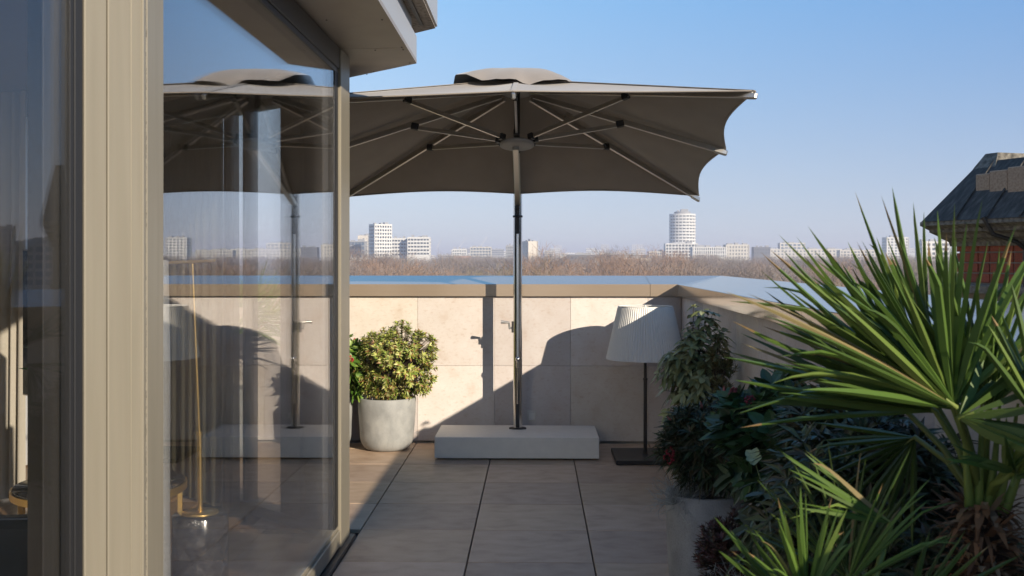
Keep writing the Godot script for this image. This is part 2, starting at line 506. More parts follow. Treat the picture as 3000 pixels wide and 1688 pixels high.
func terrace() -> void:
	var st := S()
	# paving: columns 0.6 m wide with open joints, rows 0.6 m deep
	var floor_node := structure("terrace_floor")
	st = S()
	bx(st, Vector3(-4.4, -0.35, -3.0), Vector3(1.7, -0.03, 8.9))
	done(st, "screed", M.core, floor_node)
	var xs := [-3.32, -2.72, -2.12, -1.523, -0.923, -0.3215, 0.276, 0.876, FACE_X - 0.012]
	var n := 0
	for i in xs.size() - 1:
		var d := 8.05 + 0.6
		while d > -2.4:
			var hi := minf(d, FACE_D - 0.012)
			var lo := d - 0.6
			d -= 0.6
			# under the building there is no paving
			var cx: float = (xs[i] + xs[i + 1]) * 0.5
			if cx < -0.94 and (lo + hi) * 0.5 < 5.47 + (-0.966 - cx) - 0.25 and (lo + hi) * 0.5 > 2.6 - (-0.966 - cx) * 1.73 - 0.05:
				continue
			st = S()
			bx(st, Vector3(xs[i] + 0.0035, -0.022, lo + 0.0032), Vector3(xs[i + 1] - 0.0035, rng.randf_range(-0.0006, 0.0006), hi - 0.0032), 0.002)
			done(st, "tile", M.paving[(n * 7 + i * 3) % 6], floor_node)
			n += 1

	# far parapet: slabs of stone, then a sloping metal coping
	var far := thing("parapet_wall", "sunlit beige stone parapet behind the parasol with flat metal coping", "parapet", V(-1.4, 0, FACE_D))
	st = S()
	bx(st, Vector3(-4.4, -0.3, FACE_D + 0.0285), Vector3(FACE_X + 0.33, 1.1405, FACE_D + 0.33))
	done(st, "core", M.joint, far)
	n = 0
	var jx := [-3.32, -2.72, -2.12, -1.52, -0.917, -0.316, 0.275, 0.875, FACE_X - 0.002]
	for i in jx.size() - 1:
		for r in [[0.014, 0.6], [0.6, 1.139]]:
			st = S()
			bx(st, Vector3(jx[i] + 0.0009, r[0] + 0.0008, FACE_D + rng.randf_range(0, 0.0012)), Vector3(jx[i + 1] - 0.0009, r[1] - 0.0008, FACE_D + 0.03), 0.001)
			done(st, "stone_panel", M.wall[(n * 3 + 1) % 5], far)
			n += 1
	var sideways := thing("parapet_wall", "shaded stone parapet running beside the planters under wide metal coping", "parapet", V(FACE_X, 0, 3.0))
	st = S()
	bx(st, Vector3(FACE_X + 0.035, -0.3, -3.0), Vector3(FACE_X + 0.33, 1.15, FACE_D + 0.03))
	done(st, "core", M.joint, sideways)
	var d := 7.87
	var jd := [FACE_D]
	while d > -2.6:
		jd.append(d)
		d -= 0.6
	for i in jd.size() - 1:
		for r in [[0.014, 0.6], [0.6, 1.139]]:
			st = S()
			bx(st, Vector3(FACE_X + rng.randf_range(0, 0.0012), r[0] + 0.001, jd[i + 1] + 0.0012), Vector3(FACE_X + 0.03, r[1] - 0.001, jd[i] - 0.0012), 0.001)
			done(st, "stone_panel", M.wall[(n * 3 + 2) % 5], sideways)
			n += 1
	# coping profile: (distance outwards, height); the top rises to the outer edge
	var prof := [Vector2(-0.032, 1.142), Vector2(0.36, 1.142), Vector2(0.375, 1.15), Vector2(0.375, 1.292), Vector2(0.371, 1.296), Vector2(-0.029, 1.236), Vector2(-0.032, 1.233)]
	var ends := [[-4.4, -1.513], [-1.51, 0.888], [0.891, 99.0]]
	for e in ends:
		st = S()
		var a := []
		var b := []
		for p in prof:
			a.append(V(e[0], p.y, FACE_D + p.x))
			b.append(V(FACE_X + p.x if e[1] > 90.0 else e[1], p.y, FACE_D + p.x))
		coping(st, a, b)
		done(st, "coping", M.coping, far)
	for e in [[99.0, 6.853], [6.85, 4.453], [4.45, 2.053], [2.05, -0.35], [-0.353, -3.0]]:
		st = S()
		var a := []
		var b := []
		for p in prof:
			a.append(V(FACE_X + p.x, p.y, FACE_D + p.x - 0.0015 if e[0] > 90.0 else e[0]))
			b.append(V(FACE_X + p.x, p.y, e[1]))
		coping(st, a, b)
		done(st, "coping", M.coping, sideways)

	# recessed wall light in the far parapet
	var wl := thing("wall_light", "small square metal wall light low on the stone parapet", "wall light", V(-0.027, 0.215, FACE_D))
	st = S()
	for f in [[-0.062, -0.05, 0.17, 0.255], [-0.004, 0.008, 0.17, 0.255]]:
		bx(st, Vector3(f[0], f[2], FACE_D - 0.006), Vector3(f[1], f[3], FACE_D - 0.0005), 0.001)
	for f in [[0.17, 0.182], [0.235, 0.255]]:
		bx(st, Vector3(-0.05, f[0], FACE_D - 0.0055), Vector3(-0.004, f[1], FACE_D - 0.0006), 0.001)
	done(st, "frame", M.alu, wl)
	st = S()
	bx(st, Vector3(-0.05, 0.182, FACE_D - 0.004), Vector3(-0.004, 0.188, FACE_D - 0.0008))
	bx(st, Vector3(-0.05, 0.19, FACE_D - 0.0022), Vector3(-0.004, 0.234, FACE_D - 0.0009))
	done(st, "lens", M.ballast, wl)

func coping(st: SurfaceTool, a: Array, b: Array) -> void:
	st.set_smooth_group(-1)
	var n := a.size()
	for k in n:
		var m: int = (k + 1) % n
		quad(st, a[k], b[k], b[m], a[m])
	for k in range(1, n - 1):
		tri(st, a[0], a[k], a[k + 1])
		tri(st, b[0], b[k + 1], b[k])

# ---------------------------------------------------------------- the penthouse
const WX := -0.966   # outer face of the glazed wall
const CD := 5.47     # where that wall turns 45 degrees away

# part of the canted wall: t along it, n outwards
func canted(st: SurfaceTool, t0: float, t1: float, y0: float, y1: float, n0: float, n1: float, c := 0.002) -> void:
	var q := sqrt(0.5)
	var along := Vector3(-q, 0, -q)
	var out := Vector3(q, 0, -q)
	var o := V(WX, 0, CD)
	cbox(st, Transform3D(Basis(along, Vector3.UP, along.cross(Vector3.UP)), o + along * (t0 + t1) * 0.5 + Vector3.UP * (y0 + y1) * 0.5 + out * (n0 + n1) * 0.5), Vector3(t1 - t0, y1 - y0, absf(n1 - n0)), c)

# the same for the facet that turns away towards the viewer
func near_cant(st: SurfaceTool, t0: float, t1: float, y0: float, y1: float, n0: float, n1: float, c := 0.002) -> void:
	var q := sqrt(0.5)
	q = 0.866
	var along := Vector3(-0.5, 0, q)
	var out := Vector3(q, 0, 0.5)
	var o := V(-0.951, 0, 2.588)
	cbox(st, Transform3D(Basis(along, Vector3.UP, along.cross(Vector3.UP)), o + along * (t0 + t1) * 0.5 + Vector3.UP * (y0 + y1) * 0.5 + out * (n0 + n1) * 0.5), Vector3(t1 - t0, y1 - y0, absf(n1 - n0)), c)

func pane(parent: Node3D, x0: float, d0: float, d1: float) -> void:
	for off in [0.0, 0.02]:
		var st := S()
		bx(st, Vector3(x0 - off - 0.006, 0.13, d0), Vector3(x0 - off, 2.37, d1))
		done(st, "glass_pane", M.glass, parent)

func penthouse() -> void:
	var st := S()
	var b := thing("penthouse", "glazed penthouse wall with taupe metal frames and deep overhanging soffit", "building", V(-2.5, 0, 3.0))
	# the wide mullion: three stepped taupe profiles, a sealed joint, black gaskets
	var mull := Node3D.new()
	mull.name = "mullion"
	b.add_child(mull, true)
	mull.position = -b.position
	# on the canted facet near the viewer: t runs from the corner, n outwards
	for p in [[0.004, 0.042, 0.0], [0.0425, 0.1085, 0.003], [0.1105, 0.171, 0.001]]:
		st = S()
		near_cant(st, p[0], p[1], 0.0, 2.46, -0.05, p[2], 0.0025)
		done(st, "profile", M.frame, mull)
	# on the long wall
	for p in [[2.578, 2.596, -0.951], [2.604, 2.69, -0.951], [2.6905, 2.746, -0.96]]:
		st = S()
		bx(st, Vector3(-1.0, 0.0, p[0]), Vector3(p[2], 2.46, p[1]), 0.0025)
		done(st, "profile", M.frame, mull)
	st = S()
	bx(st, Vector3(-1.0, 0.0, 2.5963), Vector3(-0.9545, 2.46, 2.6037))
	for k in 260:
		var y := 0.01 + k * 0.0093
		cbox(st, Transform3D(Basis(Vector3.UP, rng.randf()), V(-0.9545, y, 2.60 + rng.randf_range(-0.002, 0.002))), Vector3(0.004, rng.randf_range(0.004, 0.011), 0.006))
	done(st, "sealant", M.oldstone, mull)
	st = S()
	near_cant(st, 0.1715, 0.194, 0.0, 2.46, -0.05, -0.004, 0.002)
	done(st, "gasket", M.seal, mull)
	st = S()
	near_cant(st, 0.1945, 0.205, 0.0, 2.46, -0.04, -0.006, 0.001)
	done(st, "gasket", M.seal, mull)
	st = S()
	near_cant(st, 0.02, 0.242, 0.0, 2.46, -0.11, -0.051, 0.002)
	done(st, "inner_profile", M.dark, mull)

	var win := Node3D.new()
	win.name = "window"
	b.add_child(win, true)
	win.position = -b.position
	for off in [0.0, 0.02]:
		st = S()
		near_cant(st, 0.206, 2.9, 0.13, 2.37, -0.022 - off, -0.016 - off, 0.0)
		done(st, "glass_pane", M.glass, win)
	st = S()
	near_cant(st, 0.172, 3.0, 0.0, 0.13, -0.05, 0.0, 0.003)
	done(st, "bottom_rail", M.frame, win)
	st = S()
	near_cant(st, 0.172, 3.0, 2.37, 2.46, -0.05, 0.0, 0.003)
	done(st, "top_rail", M.dark, win)
	var win2 := Node3D.new()
	win2.name = "window"
	b.add_child(win2, true)
	win2.position = -b.position
	pane(win2, WX, 2.72, 5.12)
	# far jamb: spacer, black seal, taupe post
	st = S()
	bx(st, Vector3(-1.0, 0.1, 5.005), Vector3(-0.9945, 2.38, 5.19))
	done(st, "spacer", M.hub, win2)
	st = S()
	bx(st, Vector3(-1.0, 0.0, 5.12), Vector3(-0.962, 2.46, 5.208), 0.001)
	done(st, "gasket", M.seal, win2)
	st = S()
	bx(st, Vector3(-1.03, 0.0, 5.2083), Vector3(-0.948, 2.4635, CD - 0.02), 0.003)
	done(st, "post", M.frame, b)
	st = S()
	bx(st, Vector3(-1.06, 0.0, CD - 0.0195), Vector3(-0.953, 2.4635, CD + 0.005), 0.002)
	done(st, "post", M.frame, b)
	# rails
	for r in [[2.747, 5.2]]:
		st = S()
		bx(st, Vector3(-1.05, 0.03, r[0]), Vector3(-0.951, 0.11, r[1]), 0.004)
		bx(st, Vector3(-1.0, 0.1102, r[0]), Vector3(-0.9605, 0.13, r[1]), 0.002)
		done(st, "bottom_rail", M.frame, b)
		st = S()
		bx(st, Vector3(-1.05, 2.36, r[0]), Vector3(-0.955, 2.464, r[1]), 0.003)
		bx(st, Vector3(-1.0, 2.335, r[0]), Vector3(-0.961, 2.3598, r[1]), 0.002)
		done(st, "top_rail", M.dark, b)
	st = S()
	bx(st, Vector3(-1.06, 0.0, 2.6), Vector3(-0.922, 0.024, CD), 0.002)
	done(st, "track", M.dark, b)

	# the canted wall beyond the post: charcoal piers, floor-length glass between them
	st = S()
	canted(st, 0.02, 3.0, 0.0, 0.06, -0.09, 0.0)
	done(st, "canted_rail", M.dark, b)
	st = S()
	canted(st, 0.02, 3.0, 2.27, 2.463, -0.09, 0.0)
	done(st, "canted_rail", M.dark, b)
	for p in [[0.02, 0.265], [0.305, 0.50], [0.87, 0.90], [1.8, 3.0]]:
		st = S()
		canted(st, p[0], p[1], 0.0601, 2.2699, -0.085, -0.003)
		done(st, "pier", M.charcoal, b)
	for p in [[0.266, 0.304], [0.501, 0.869], [0.901, 1.799]]:
		st = S()
		canted(st, p[0], p[1], 0.0602, 2.2698, -0.036, -0.03, 0.0)
		done(st, "glass_pane", M.glass, b)

	# soffit panels, fascia, roof
	for o in [[Vector2(-2.43, 0.21), Vector2(-2.1, 0.02), Vector2(-0.626, 2.57), Vector2(-0.626, 2.6), Vector2(-0.99, 2.6)], [Vector2(-0.99, 2.604), Vector2(-0.626, 2.604), Vector2(-0.626, 5.228), Vector2(-0.99, 5.228)], [Vector2(-0.99, 5.232), Vector2(-0.626, 5.232), Vector2(-0.626, 5.64), Vector2(-0.92, 5.934), Vector2(-1.18, 5.674), Vector2(-0.99, 5.484)], [Vector2(-0.923, 5.937), Vector2(-3.1, 8.114), Vector2(-3.36, 7.854), Vector2(-1.183, 5.677)]]:
		st = S()
		plan(st, o, 2.465, 2.485)
		done(st, "soffit_panel", M.soffit, b)
	st = S()
	for k in [[-0.65, 5.26], [-0.79, 5.27], [-0.66, 5.62], [-0.89, 5.88], [-0.94, 5.96], [-0.65, 5.2], [-0.66, 4.6], [-0.9, 4.6]]:
		lathe(st, V(k[0], 2.4615, k[1]), [Vector2(0.0, 0), Vector2(0.004, 0.0005), Vector2(0.004, 0.003)], 8)
	done(st, "screws", M.dark, b).set_meta("kind", "stuff")
	for o in [[Vector2(-2.113, 0.027), Vector2(-2.1, 0.02), Vector2(-0.6262, 2.57), Vector2(-0.641, 2.575)], [Vector2(-0.641, 2.576), Vector2(-0.6262, 2.571), Vector2(-0.6262, 5.3), Vector2(-0.641, 5.3)], [Vector2(-0.641, 5.3025), Vector2(-0.6262, 5.3025), Vector2(-0.6262, 5.64), Vector2(-0.641, 5.634)], [Vector2(-0.6262, 5.6405), Vector2(-3.1, 8.114), Vector2(-3.111, 8.103), Vector2(-0.638, 5.63)]]:
		st = S()
		plan(st, o, 2.4652, 2.608)
		done(st, "fascia", M.fascia, b)
	st = S()
	plan(st, [Vector2(-4.3, 0.05), Vector2(-2.13, 0.05), Vector2(-0.65, 2.6), Vector2(-0.65, 5.62), Vector2(-3.1, 8.07), Vector2(-4.3, 8.07)], 2.486, 2.70)
	done(st, "roof_slab", M.fascia, b)
	st = S()
	plan(st, [Vector2(-0.74, 2.5), Vector2(-0.55, 2.5), Vector2(-0.55, 5.62), Vector2(-0.74, 5.62)], 2.703, 2.716)
	done(st, "eaves_board", M.lime, b)
	st = S()
	plan(st, [Vector2(-0.74, 5.624), Vector2(-0.55, 5.624), Vector2(-0.55, 5.885), Vector2(-0.85, 6.185), Vector2(-0.99, 6.045), Vector2(-0.74, 5.795)], 2.703, 2.716)
	done(st, "eaves_board", M.lime, b)
	st = S()
	bx(st, Vector3(-0.625, 2.695, 2.5), Vector3(-0.605, 2.7025, 5.78))
	done(st, "drip_channel", M.dark, b)
	st = S()
	plan(st, [Vector2(-4.3, -0.05), Vector2(-2.03, -0.05), Vector2(-0.54, 2.53), Vector2(-0.54, 5.9), Vector2(-3.0, 8.36), Vector2(-4.3, 8.36)], 2.7165, 3.25)
	done(st, "upper_fascia", M.fascia, b)

	# room behind the glass
	st = S()
	bx(st, Vector3(-4.3, 0.0, 0.2), Vector3(-4.2, 2.45, 8.0))
	done(st, "inner_wall", M.plaster, b)
	st = S()
	bx(st, Vector3(-4.2, 0.0, 0.15), Vector3(-2.4, 2.45, 0.25))
	done(st, "inner_wall", M.plaster, b)
	st = S()
	bx(st, Vector3(-4.2, 0.06, 7.44), Vector3(-2.95, 2.42, 7.446))
	done(st, "glass_pane", M.glass, b)
	st = S()
	plan(st, [Vector2(-4.2, 0.25), Vector2(-2.35, 0.25), Vector2(-1.0, 2.58), Vector2(-1.0, 5.4), Vector2(-3.0, 7.4), Vector2(-4.2, 7.4)], 2.425, 2.46)
	done(st, "ceiling", M.plaster, b)
	var boards := structure("interior_floor")
	st = S()
	plan(st, [Vector2(-4.2, 0.25), Vector2(-2.38, 0.25), Vector2(-1.06, 2.52), Vector2(-1.06, 5.40), Vector2(-3.05, 7.39), Vector2(-4.2, 7.39)], -0.03, -0.012)
	done(st, "underfloor", M.core, boards)
	for i in 17:
		var x0 := -1.07 - i * 0.18
		var far := minf(5.34 + (-1.06 - x0), 7.38)
		var from := maxf(2.5 - (-1.06 - x0) * 1.73, 0.27)
		var dd := from + 0.3 + fmod(i * 0.77, 1.3)
		while from < far - 0.06:
			var to := minf(dd + 0.0, far) if dd > from + 0.05 else from
			dd += 1.6
			if to - from > 0.05:
				st = S()
				bx(st, Vector3(x0 - 0.178, -0.0119, from), Vector3(x0, 0.004, to - 0.002), 0.0012)
				done(st, "floorboard", M.oak, boards)
				from = to

func drape(parent: Node3D, called: String, a: Vector2, b: Vector2, y0: float, y1: float, folds: float, amp: float, m: Material) -> void:
	var st := S()
	st.set_smooth_group(1)
	var n := int(folds * 10)
	var across := (b - a).normalized()
	var out := Vector2(-across.y, across.x)
	var rows := 6
	var ph := rng.randf() * 5.0
	for i in n:
		for r in rows:
			var c := []
			for k in [[i, r], [i + 1, r], [i + 1, r + 1], [i, r + 1]]:
				var u: float = float(k[0]) / n
				var v: float = float(k[1]) / rows
				var w := sin(u * folds * TAU + 1.3 * sin(u * 9.0 + ph) + 0.35 * v) * amp * (0.65 + 0.5 * v)
				var p := a.lerp(b, u) + out * w
				c.append(V(p.x, lerpf(y1, y0, v), p.y))
			quad(st, c[3], c[2], c[1], c[0])
	done(st, called, m, parent)

func interior() -> void:
	var st := S()
	# curtains
	var cu := thing("curtain", "cream linen curtain in the room, sunlit in its lower half", "curtain", V(-3.1, 0, 6.25), "curtains in the room")
	drape(cu, "cloth", Vector2(-3.2, 6.3), Vector2(-2.98, 6.22), 0.015, 2.42, 3, 0.035, M.linen)
	cu = thing("curtain", "sheer white curtain glowing at the back of the room", "curtain", V(-3.6, 0, 7.3), "curtains in the room")
	drape(cu, "cloth", Vector2(-4.15, 7.3), Vector2(-2.95, 7.3), 0.015, 2.41, 14, 0.03, M.sheer)
	cu = thing("curtain", "olive drape drawn across the canted window behind the brass lamp", "curtain", V(-2.1, 0, 6.3), "curtains in the room")
	drape(cu, "cloth", Vector2(-1.76, 6.03), Vector2(-2.25, 6.52), 0.015, 2.24, 7, 0.014, M.olive)
	cu = thing("curtain", "black drape hanging beside the clear strip of canted glass", "curtain", V(-1.7, 0, 6.0), "curtains in the room")
	drape(cu, "cloth", Vector2(-1.665, 5.94), Vector2(-1.755, 6.03), 0.015, 2.24, 2, 0.02, M.black_drape)
	cu = thing("boucle_column", "narrow white textured column in the room next to the mullion", "column", V(-1.36, 0, 3.95))
	st = S()
	lathe(st, V(-1.41, 0.006, 3.95), [Vector2(0.0, 0), Vector2(0.05, 0), Vector2(0.055, 0.05), Vector2(0.05, 0.5), Vector2(0.052, 1.0), Vector2(0.045, 1.42), Vector2(0.0, 1.43)], 24)
	done(st, "shaft", M.boucle, cu)

	# marble drum with the brass lamp
	var at := V(-1.414, 0.004, 4.49)
	var dr := thing("marble_plinth", "round dark veined marble drum carrying the brass floor lamp", "plinth", at)
	st = S()
	lathe(st, at, [Vector2(0.0, 0), Vector2(0.112, 0), Vector2(0.116, 0.006), Vector2(0.116, 0.348), Vector2(0.112, 0.354), Vector2(0.0, 0.354)], 48)
	done(st, "drum", M.marble, dr)
	at = V(-1.414, 0.358, 4.49)
	var la := thing("brass_lamp", "slim brass reading lamp with a horizontal bar on dark marble drum", "lamp", at)
	st = S()
	lathe(st, at, [Vector2(0.0, 0.0), Vector2(0.075, 0.0), Vector2(0.077, 0.004), Vector2(0.075, 0.009), Vector2(0.0, 0.009)], 40)
	done(st, "foot", M.brass, la)
	st = S()
	tube(st, [at + Vector3(0, 0.008, 0), at + Vector3(-0.004, 0.33, 0)], [0.0105, 0.0105], 14)
	tube(st, [at + Vector3(-0.004, 0.33, 0), at + Vector3(-0.004, 0.345, 0)], [0.0125, 0.0125], 14)
	done(st, "lower_stem", M.brass, la)
	st = S()
	tube(st, [at + Vector3(-0.004, 0.345, 0), at + Vector3(-0.034, 1.055, 0)], [0.0055, 0.0048], 12)
	done(st, "stem", M.brass, la)
	st = S()
	bar(st, at + Vector3(-0.19, 1.056, 0), at + Vector3(0.062, 1.068, 0), 0.016, 0.012, Vector3.UP, 0.003)
	done(st, "light_bar", M.brass, la)

	# round marble table on brass legs
	at = V(-1.81, 0.004, 4.42)
	var tb := thing("side_table", "round dark marble table with brass rim and square brass legs", "table", at)
	st = S()
	lathe(st, at, [Vector2(0.0, 0.478), Vector2(0.334, 0.478), Vector2(0.336, 0.498), Vector2(0.0, 0.499)], 64)
	done(st, "top", M.marble, tb)
	st = S()
	lathe(st, at, [Vector2(0.338, 0.462), Vector2(0.346, 0.462), Vector2(0.346, 0.49), Vector2(0.338, 0.49), Vector2(0.338, 0.462)], 64, false)
	done(st, "rim", M.brass, tb)
	for k in 3:
		var a := deg_to_rad([188.0, 305.0, 22.0][k])
		st = S()
		cbox(st, Transform3D(Basis(Vector3.UP, a), at + Vector3(cos(a) * 0.315, 0.228, -sin(a) * 0.315)), Vector3(0.022, 0.456, 0.03), 0.002)
		done(st, "leg", M.brass, tb)

	# black leather armchair
	at = V(-1.62, 0.004, 3.2)
	var ch := thing("leather_armchair", "black leather armchair with stitched edge next to the round table", "armchair", at)
	st = S()
	cbox(st, Transform3D(Basis(Vector3.UP, 0.12), at + Vector3(-0.05, 0.25, 0.14)), Vector3(0.56, 0.34, 0.5), 0.05)
	done(st, "seat", M.leather, ch)
	st = S()
	cbox(st, Transform3D(Basis(Vector3.UP, 0.12), at + Vector3(-0.05, 0.36, -0.13)), Vector3(0.56, 0.52, 0.1), 0.03)
	done(st, "backrest", M.leather, ch)
	for s in [-1.0, 1.0]:
		st = S()
		cbox(st, Transform3D(Basis(Vector3.UP, 0.12), at + Vector3(-0.05 + s * 0.29, 0.3, 0.12)), Vector3(0.09, 0.42, 0.52), 0.03)
		done(st, "armrest", M.leather, ch)
		for z in [-0.1, 0.3]:
			st = S()
			tube(st, [at + Vector3(-0.05 + s * 0.22, 0.0, z), at + Vector3(-0.05 + s * 0.22, 0.1, z)], [0.012, 0.016], 8)
			done(st, "leg", M.dark, ch)
	st = S()
	bar(st, at + Vector3(-0.3, 0.621, -0.055), at + Vector3(0.2, 0.621, -0.115), 0.004, 0.004)
	done(st, "stitching", M.hub, ch)

	# television on a stand
	at = V(-2.27, 0.004, 4.95)
	var tv := thing("television", "slim dark television screen in a pale frame before the curtain", "television", at)
	var turn := Basis(Vector3.UP, deg_to_rad(-35.0))
	st = S()
	cbox(st, Transform3D(turn, at + Vector3(0.02, 1.125, 0)), Vector3(0.5, 0.70, 0.02), 0.002)
	done(st, "casing", M.alu, tv)
	st = S()
	cbox(st, Transform3D(turn, at + Vector3(0.02, 1.125, 0) + turn.z * 0.0095), Vector3(0.486, 0.686, 0.005), 0.0)
	done(st, "screen", M.screen, tv)
	st = S()
	tube(st, [at, at + Vector3(0, 0.8, 0)], [0.02, 0.02], 12)
	lathe(st, at, [Vector2(0, 0), Vector2(0.16, 0), Vector2(0.16, 0.012), Vector2(0, 0.014)], 32)
	done(st, "stand", M.dark, tv)

	# leafy pot plant behind the mullion
	at = V(-1.6, 0.004, 3.72)
	var pl := thing("house_plant", "green broad-leaved pot plant in the room half behind the mullion", "plant", at)
	st = S()
	lathe(st, at, [Vector2(0, 0), Vector2(0.075, 0), Vector2(0.095, 0.2), Vector2(0.088, 0.2), Vector2(0.085, 0.18), Vector2(0, 0.18)], 28)
	done(st, "pot", M.boucle, pl)
	st = S()
	tube(st, [at + Vector3(0, 0.18, 0), at + Vector3(0.01, 0.7, 0.01), at + Vector3(0, 1.15, 0)], [0.008, 0.006, 0.004], 7)
	done(st, "stem", M.bark, pl)
	for k in [[1.16, -0.0, 0.16], [1.1, 3.3, 0.16], [1.03, 3.05, 0.15], [0.98, 0.8, 0.12], [0.95, 3.5, 0.12], [1.2, 1.9, 0.12]]:
		st = S()
		var dir := Vector3(cos(k[1]), 0.15, sin(k[1])).normalized()
		leaf(st, at + Vector3(0, k[0], 0) + dir * 0.06, dir, Vector3.UP, k[2], 0.07, g3(0.05, 0.17, 0.02), 0.1)
		tube(st, [at + Vector3(0, k[0] - 0.03, 0), at + Vector3(0, k[0], 0) + dir * 0.07], [0.003, 0.002], 5)
		done(st, "leaf", M.leaf, pl)

# ---------------------------------------------------------------- the parasol
func parasol() -> void:
	var st := S()
	var mast := V(-0.131, 0, 8.015)
	var u := thing("cantilever_parasol", "large taupe cantilever parasol on polished steel mast and pale ballast block", "parasol", mast)
	# ballast
	st = S()
	bx(st, Vector3(-0.718, 0.012, 7.61), Vector3(0.454, 0.162, 8.17), 0.003)
	done(st, "ballast", M.ballast, u)
	st = S()
	bx(st, Vector3(-0.66, 0.0, 7.66), Vector3(0.4, 0.012, 8.12))
	done(st, "ballast_feet", M.plastic, u)
	st = S()
	lathe(st, mast, [Vector2(0.0, 0.164), Vector2(0.062, 0.164), Vector2(0.062, 0.169), Vector2(0.04, 0.172), Vector2(0.0, 0.172)], 32)
	for k in 4:
		var a := TAU * (k + 0.5) / 4
		lathe(st, mast + Vector3(cos(a) * 0.075, 0.162, sin(a) * 0.03), [Vector2(0.012, 0), Vector2(0.012, 0.004), Vector2(0.0, 0.006)], 10)
	done(st, "base_plate", M.plastic, u)
	# mast: a tube with a slot down its front
	st = S()
	var n := 36
	var gap := 0.42
	for k in n:
		var a0 := lerpf(gap, TAU - gap, float(k) / n) + PI * 0.5 * 3.0
		var a1 := lerpf(gap, TAU - gap, float(k + 1) / n) + PI * 0.5 * 3.0
		var p0 := mast + Vector3(cos(a0), 0, -sin(a0)) * 0.0335
		var p1 := mast + Vector3(cos(a1), 0, -sin(a1)) * 0.0335
		st.set_smooth_group(1)
		quad(st, p0 + Vector3.UP * 0.17, p1 + Vector3.UP * 0.17, p1 + Vector3.UP * 1.93, p0 + Vector3.UP * 1.93)
	done(st, "mast", M.chrome, u)
	st = S()
	bx(st, Vector3(mast.x - 0.014, 0.17, 7.991), Vector3(mast.x + 0.014, 1.9, 8.01))
	done(st, "slot", M.plastic, u)
	st = S()
	bx(st, Vector3(mast.x - 0.0085, 0.62, 7.983), Vector3(mast.x + 0.0085, 1.62, 7.9905), 0.001)
	done(st, "slide_rail", M.chrome, u)
	st = S()
	tube(st, [V(mast.x, 0.35, 7.98), V(mast.x, 0.62, 7.977)], [0.006, 0.006], 10)
	tube(st, [V(mast.x, 0.62, 7.977), V(mast.x, 0.70, 7.975)], [0.011, 0.011], 10)
	lathe(st, V(mast.x, 0.685, 7.971), [Vector2(0, -0.018), Vector2(0.014, -0.014), Vector2(0.018, 0), Vector2(0.014, 0.014), Vector2(0, 0.018)], 14)
	done(st, "gas_strut", M.chrome, u)
	st = S()
	lathe(st, mast, [Vector2(0.0335, 1.742), Vector2(0.037, 1.744), Vector2(0.037, 1.756), Vector2(0.0335, 1.758)], 32)
	done(st, "collar", M.plastic, u)
	st = S()
	bx(st, Vector3(mast.x - 0.016, 1.80, 7.96), Vector3(mast.x + 0.016, 1.875, 7.989), 0.004)
	done(st, "clamp", M.plastic, u)
	# crank
	st = S()
	bx(st, Vector3(mast.x - 0.046, 0.88, 8.0), Vector3(mast.x - 0.0345, 0.965, 8.025), 0.003)
	done(st, "crank_mount", M.plastic, u)
	st = S()
	bar(st, V(mast.x - 0.046, 0.915, 8.012), V(mast.x - 0.068, 0.915, 8.012), 0.016, 0.016, Vector3.UP, 0.002)
	bar(st, V(mast.x - 0.06, 0.905, 8.012), V(mast.x - 0.066, 0.955, 8.012), 0.014, 0.014, Vector3.RIGHT, 0.003)
	tube(st, [V(mast.x - 0.06, 0.956, 8.012), V(mast.x - 0.085, 0.957, 8.012), V(mast.x - 0.125, 0.959, 8.012)], [0.006, 0.009, 0.013], 14)
	done(st, "crank_handle", M.alu, u)

	# canopy frame. The canopy leans: its front edge is higher than its back edge.
	var c := V(-0.118, 2.11, 6.885)
	var up := Vector3(0, 0.976, -0.218)
	var hub_top := c + up * 0.425
	var hub_low := c + up * 0.06
	var tips := [V(1.200, 2.338, 5.87), V(1.207, 2.121, 6.82), V(1.200, 1.885, 7.90), V(-0.118, 1.905, 7.93), V(-1.44, 1.88, 7.90), V(-1.44, 2.10, 6.86), V(-1.42, 2.305, 5.90), V(-0.12, 2.338, 5.85)]
	st = S()
	bar(st, V(mast.x, 1.84, 7.985), hub_low + Vector3(-0.008, -0.02, 0.0), 0.03, 0.04, Vector3.RIGHT, 0.004)
	done(st, "arm", M.alu, u)
	st = S()
	var lean := Basis(Vector3.RIGHT, asin(-0.218))
	var disc := [Vector2(0.0, -0.014), Vector2(0.092, -0.014), Vector2(0.112, -0.006), Vector2(0.114, 0.008), Vector2(0.08, 0.022), Vector2(0.0, 0.022)]
	lathe(st, Vector3.ZERO, disc, 40)
	var mesh_hub := st
	var h1 := done(mesh_hub, "lower_hub", M.hub, u, false)
	h1.transform = Transform3D(lean, hub_low - mast)
	st = S()
	lathe(st, Vector3.ZERO, [Vector2(0.0, -0.01), Vector2(0.10, -0.01), Vector2(0.118, 0.0), Vector2(0.10, 0.02), Vector2(0.0, 0.02)], 40)
	st.generate_normals()
	var h2 := shape(st.commit(), "upper_hub", M.hub, u, false)
	h2.transform = Transform3D(lean, hub_top - mast)
	st = S()
	tube(st, [hub_low, hub_top], [0.02, 0.02], 14)
	done(st, "hub_tube", M.dark, u)
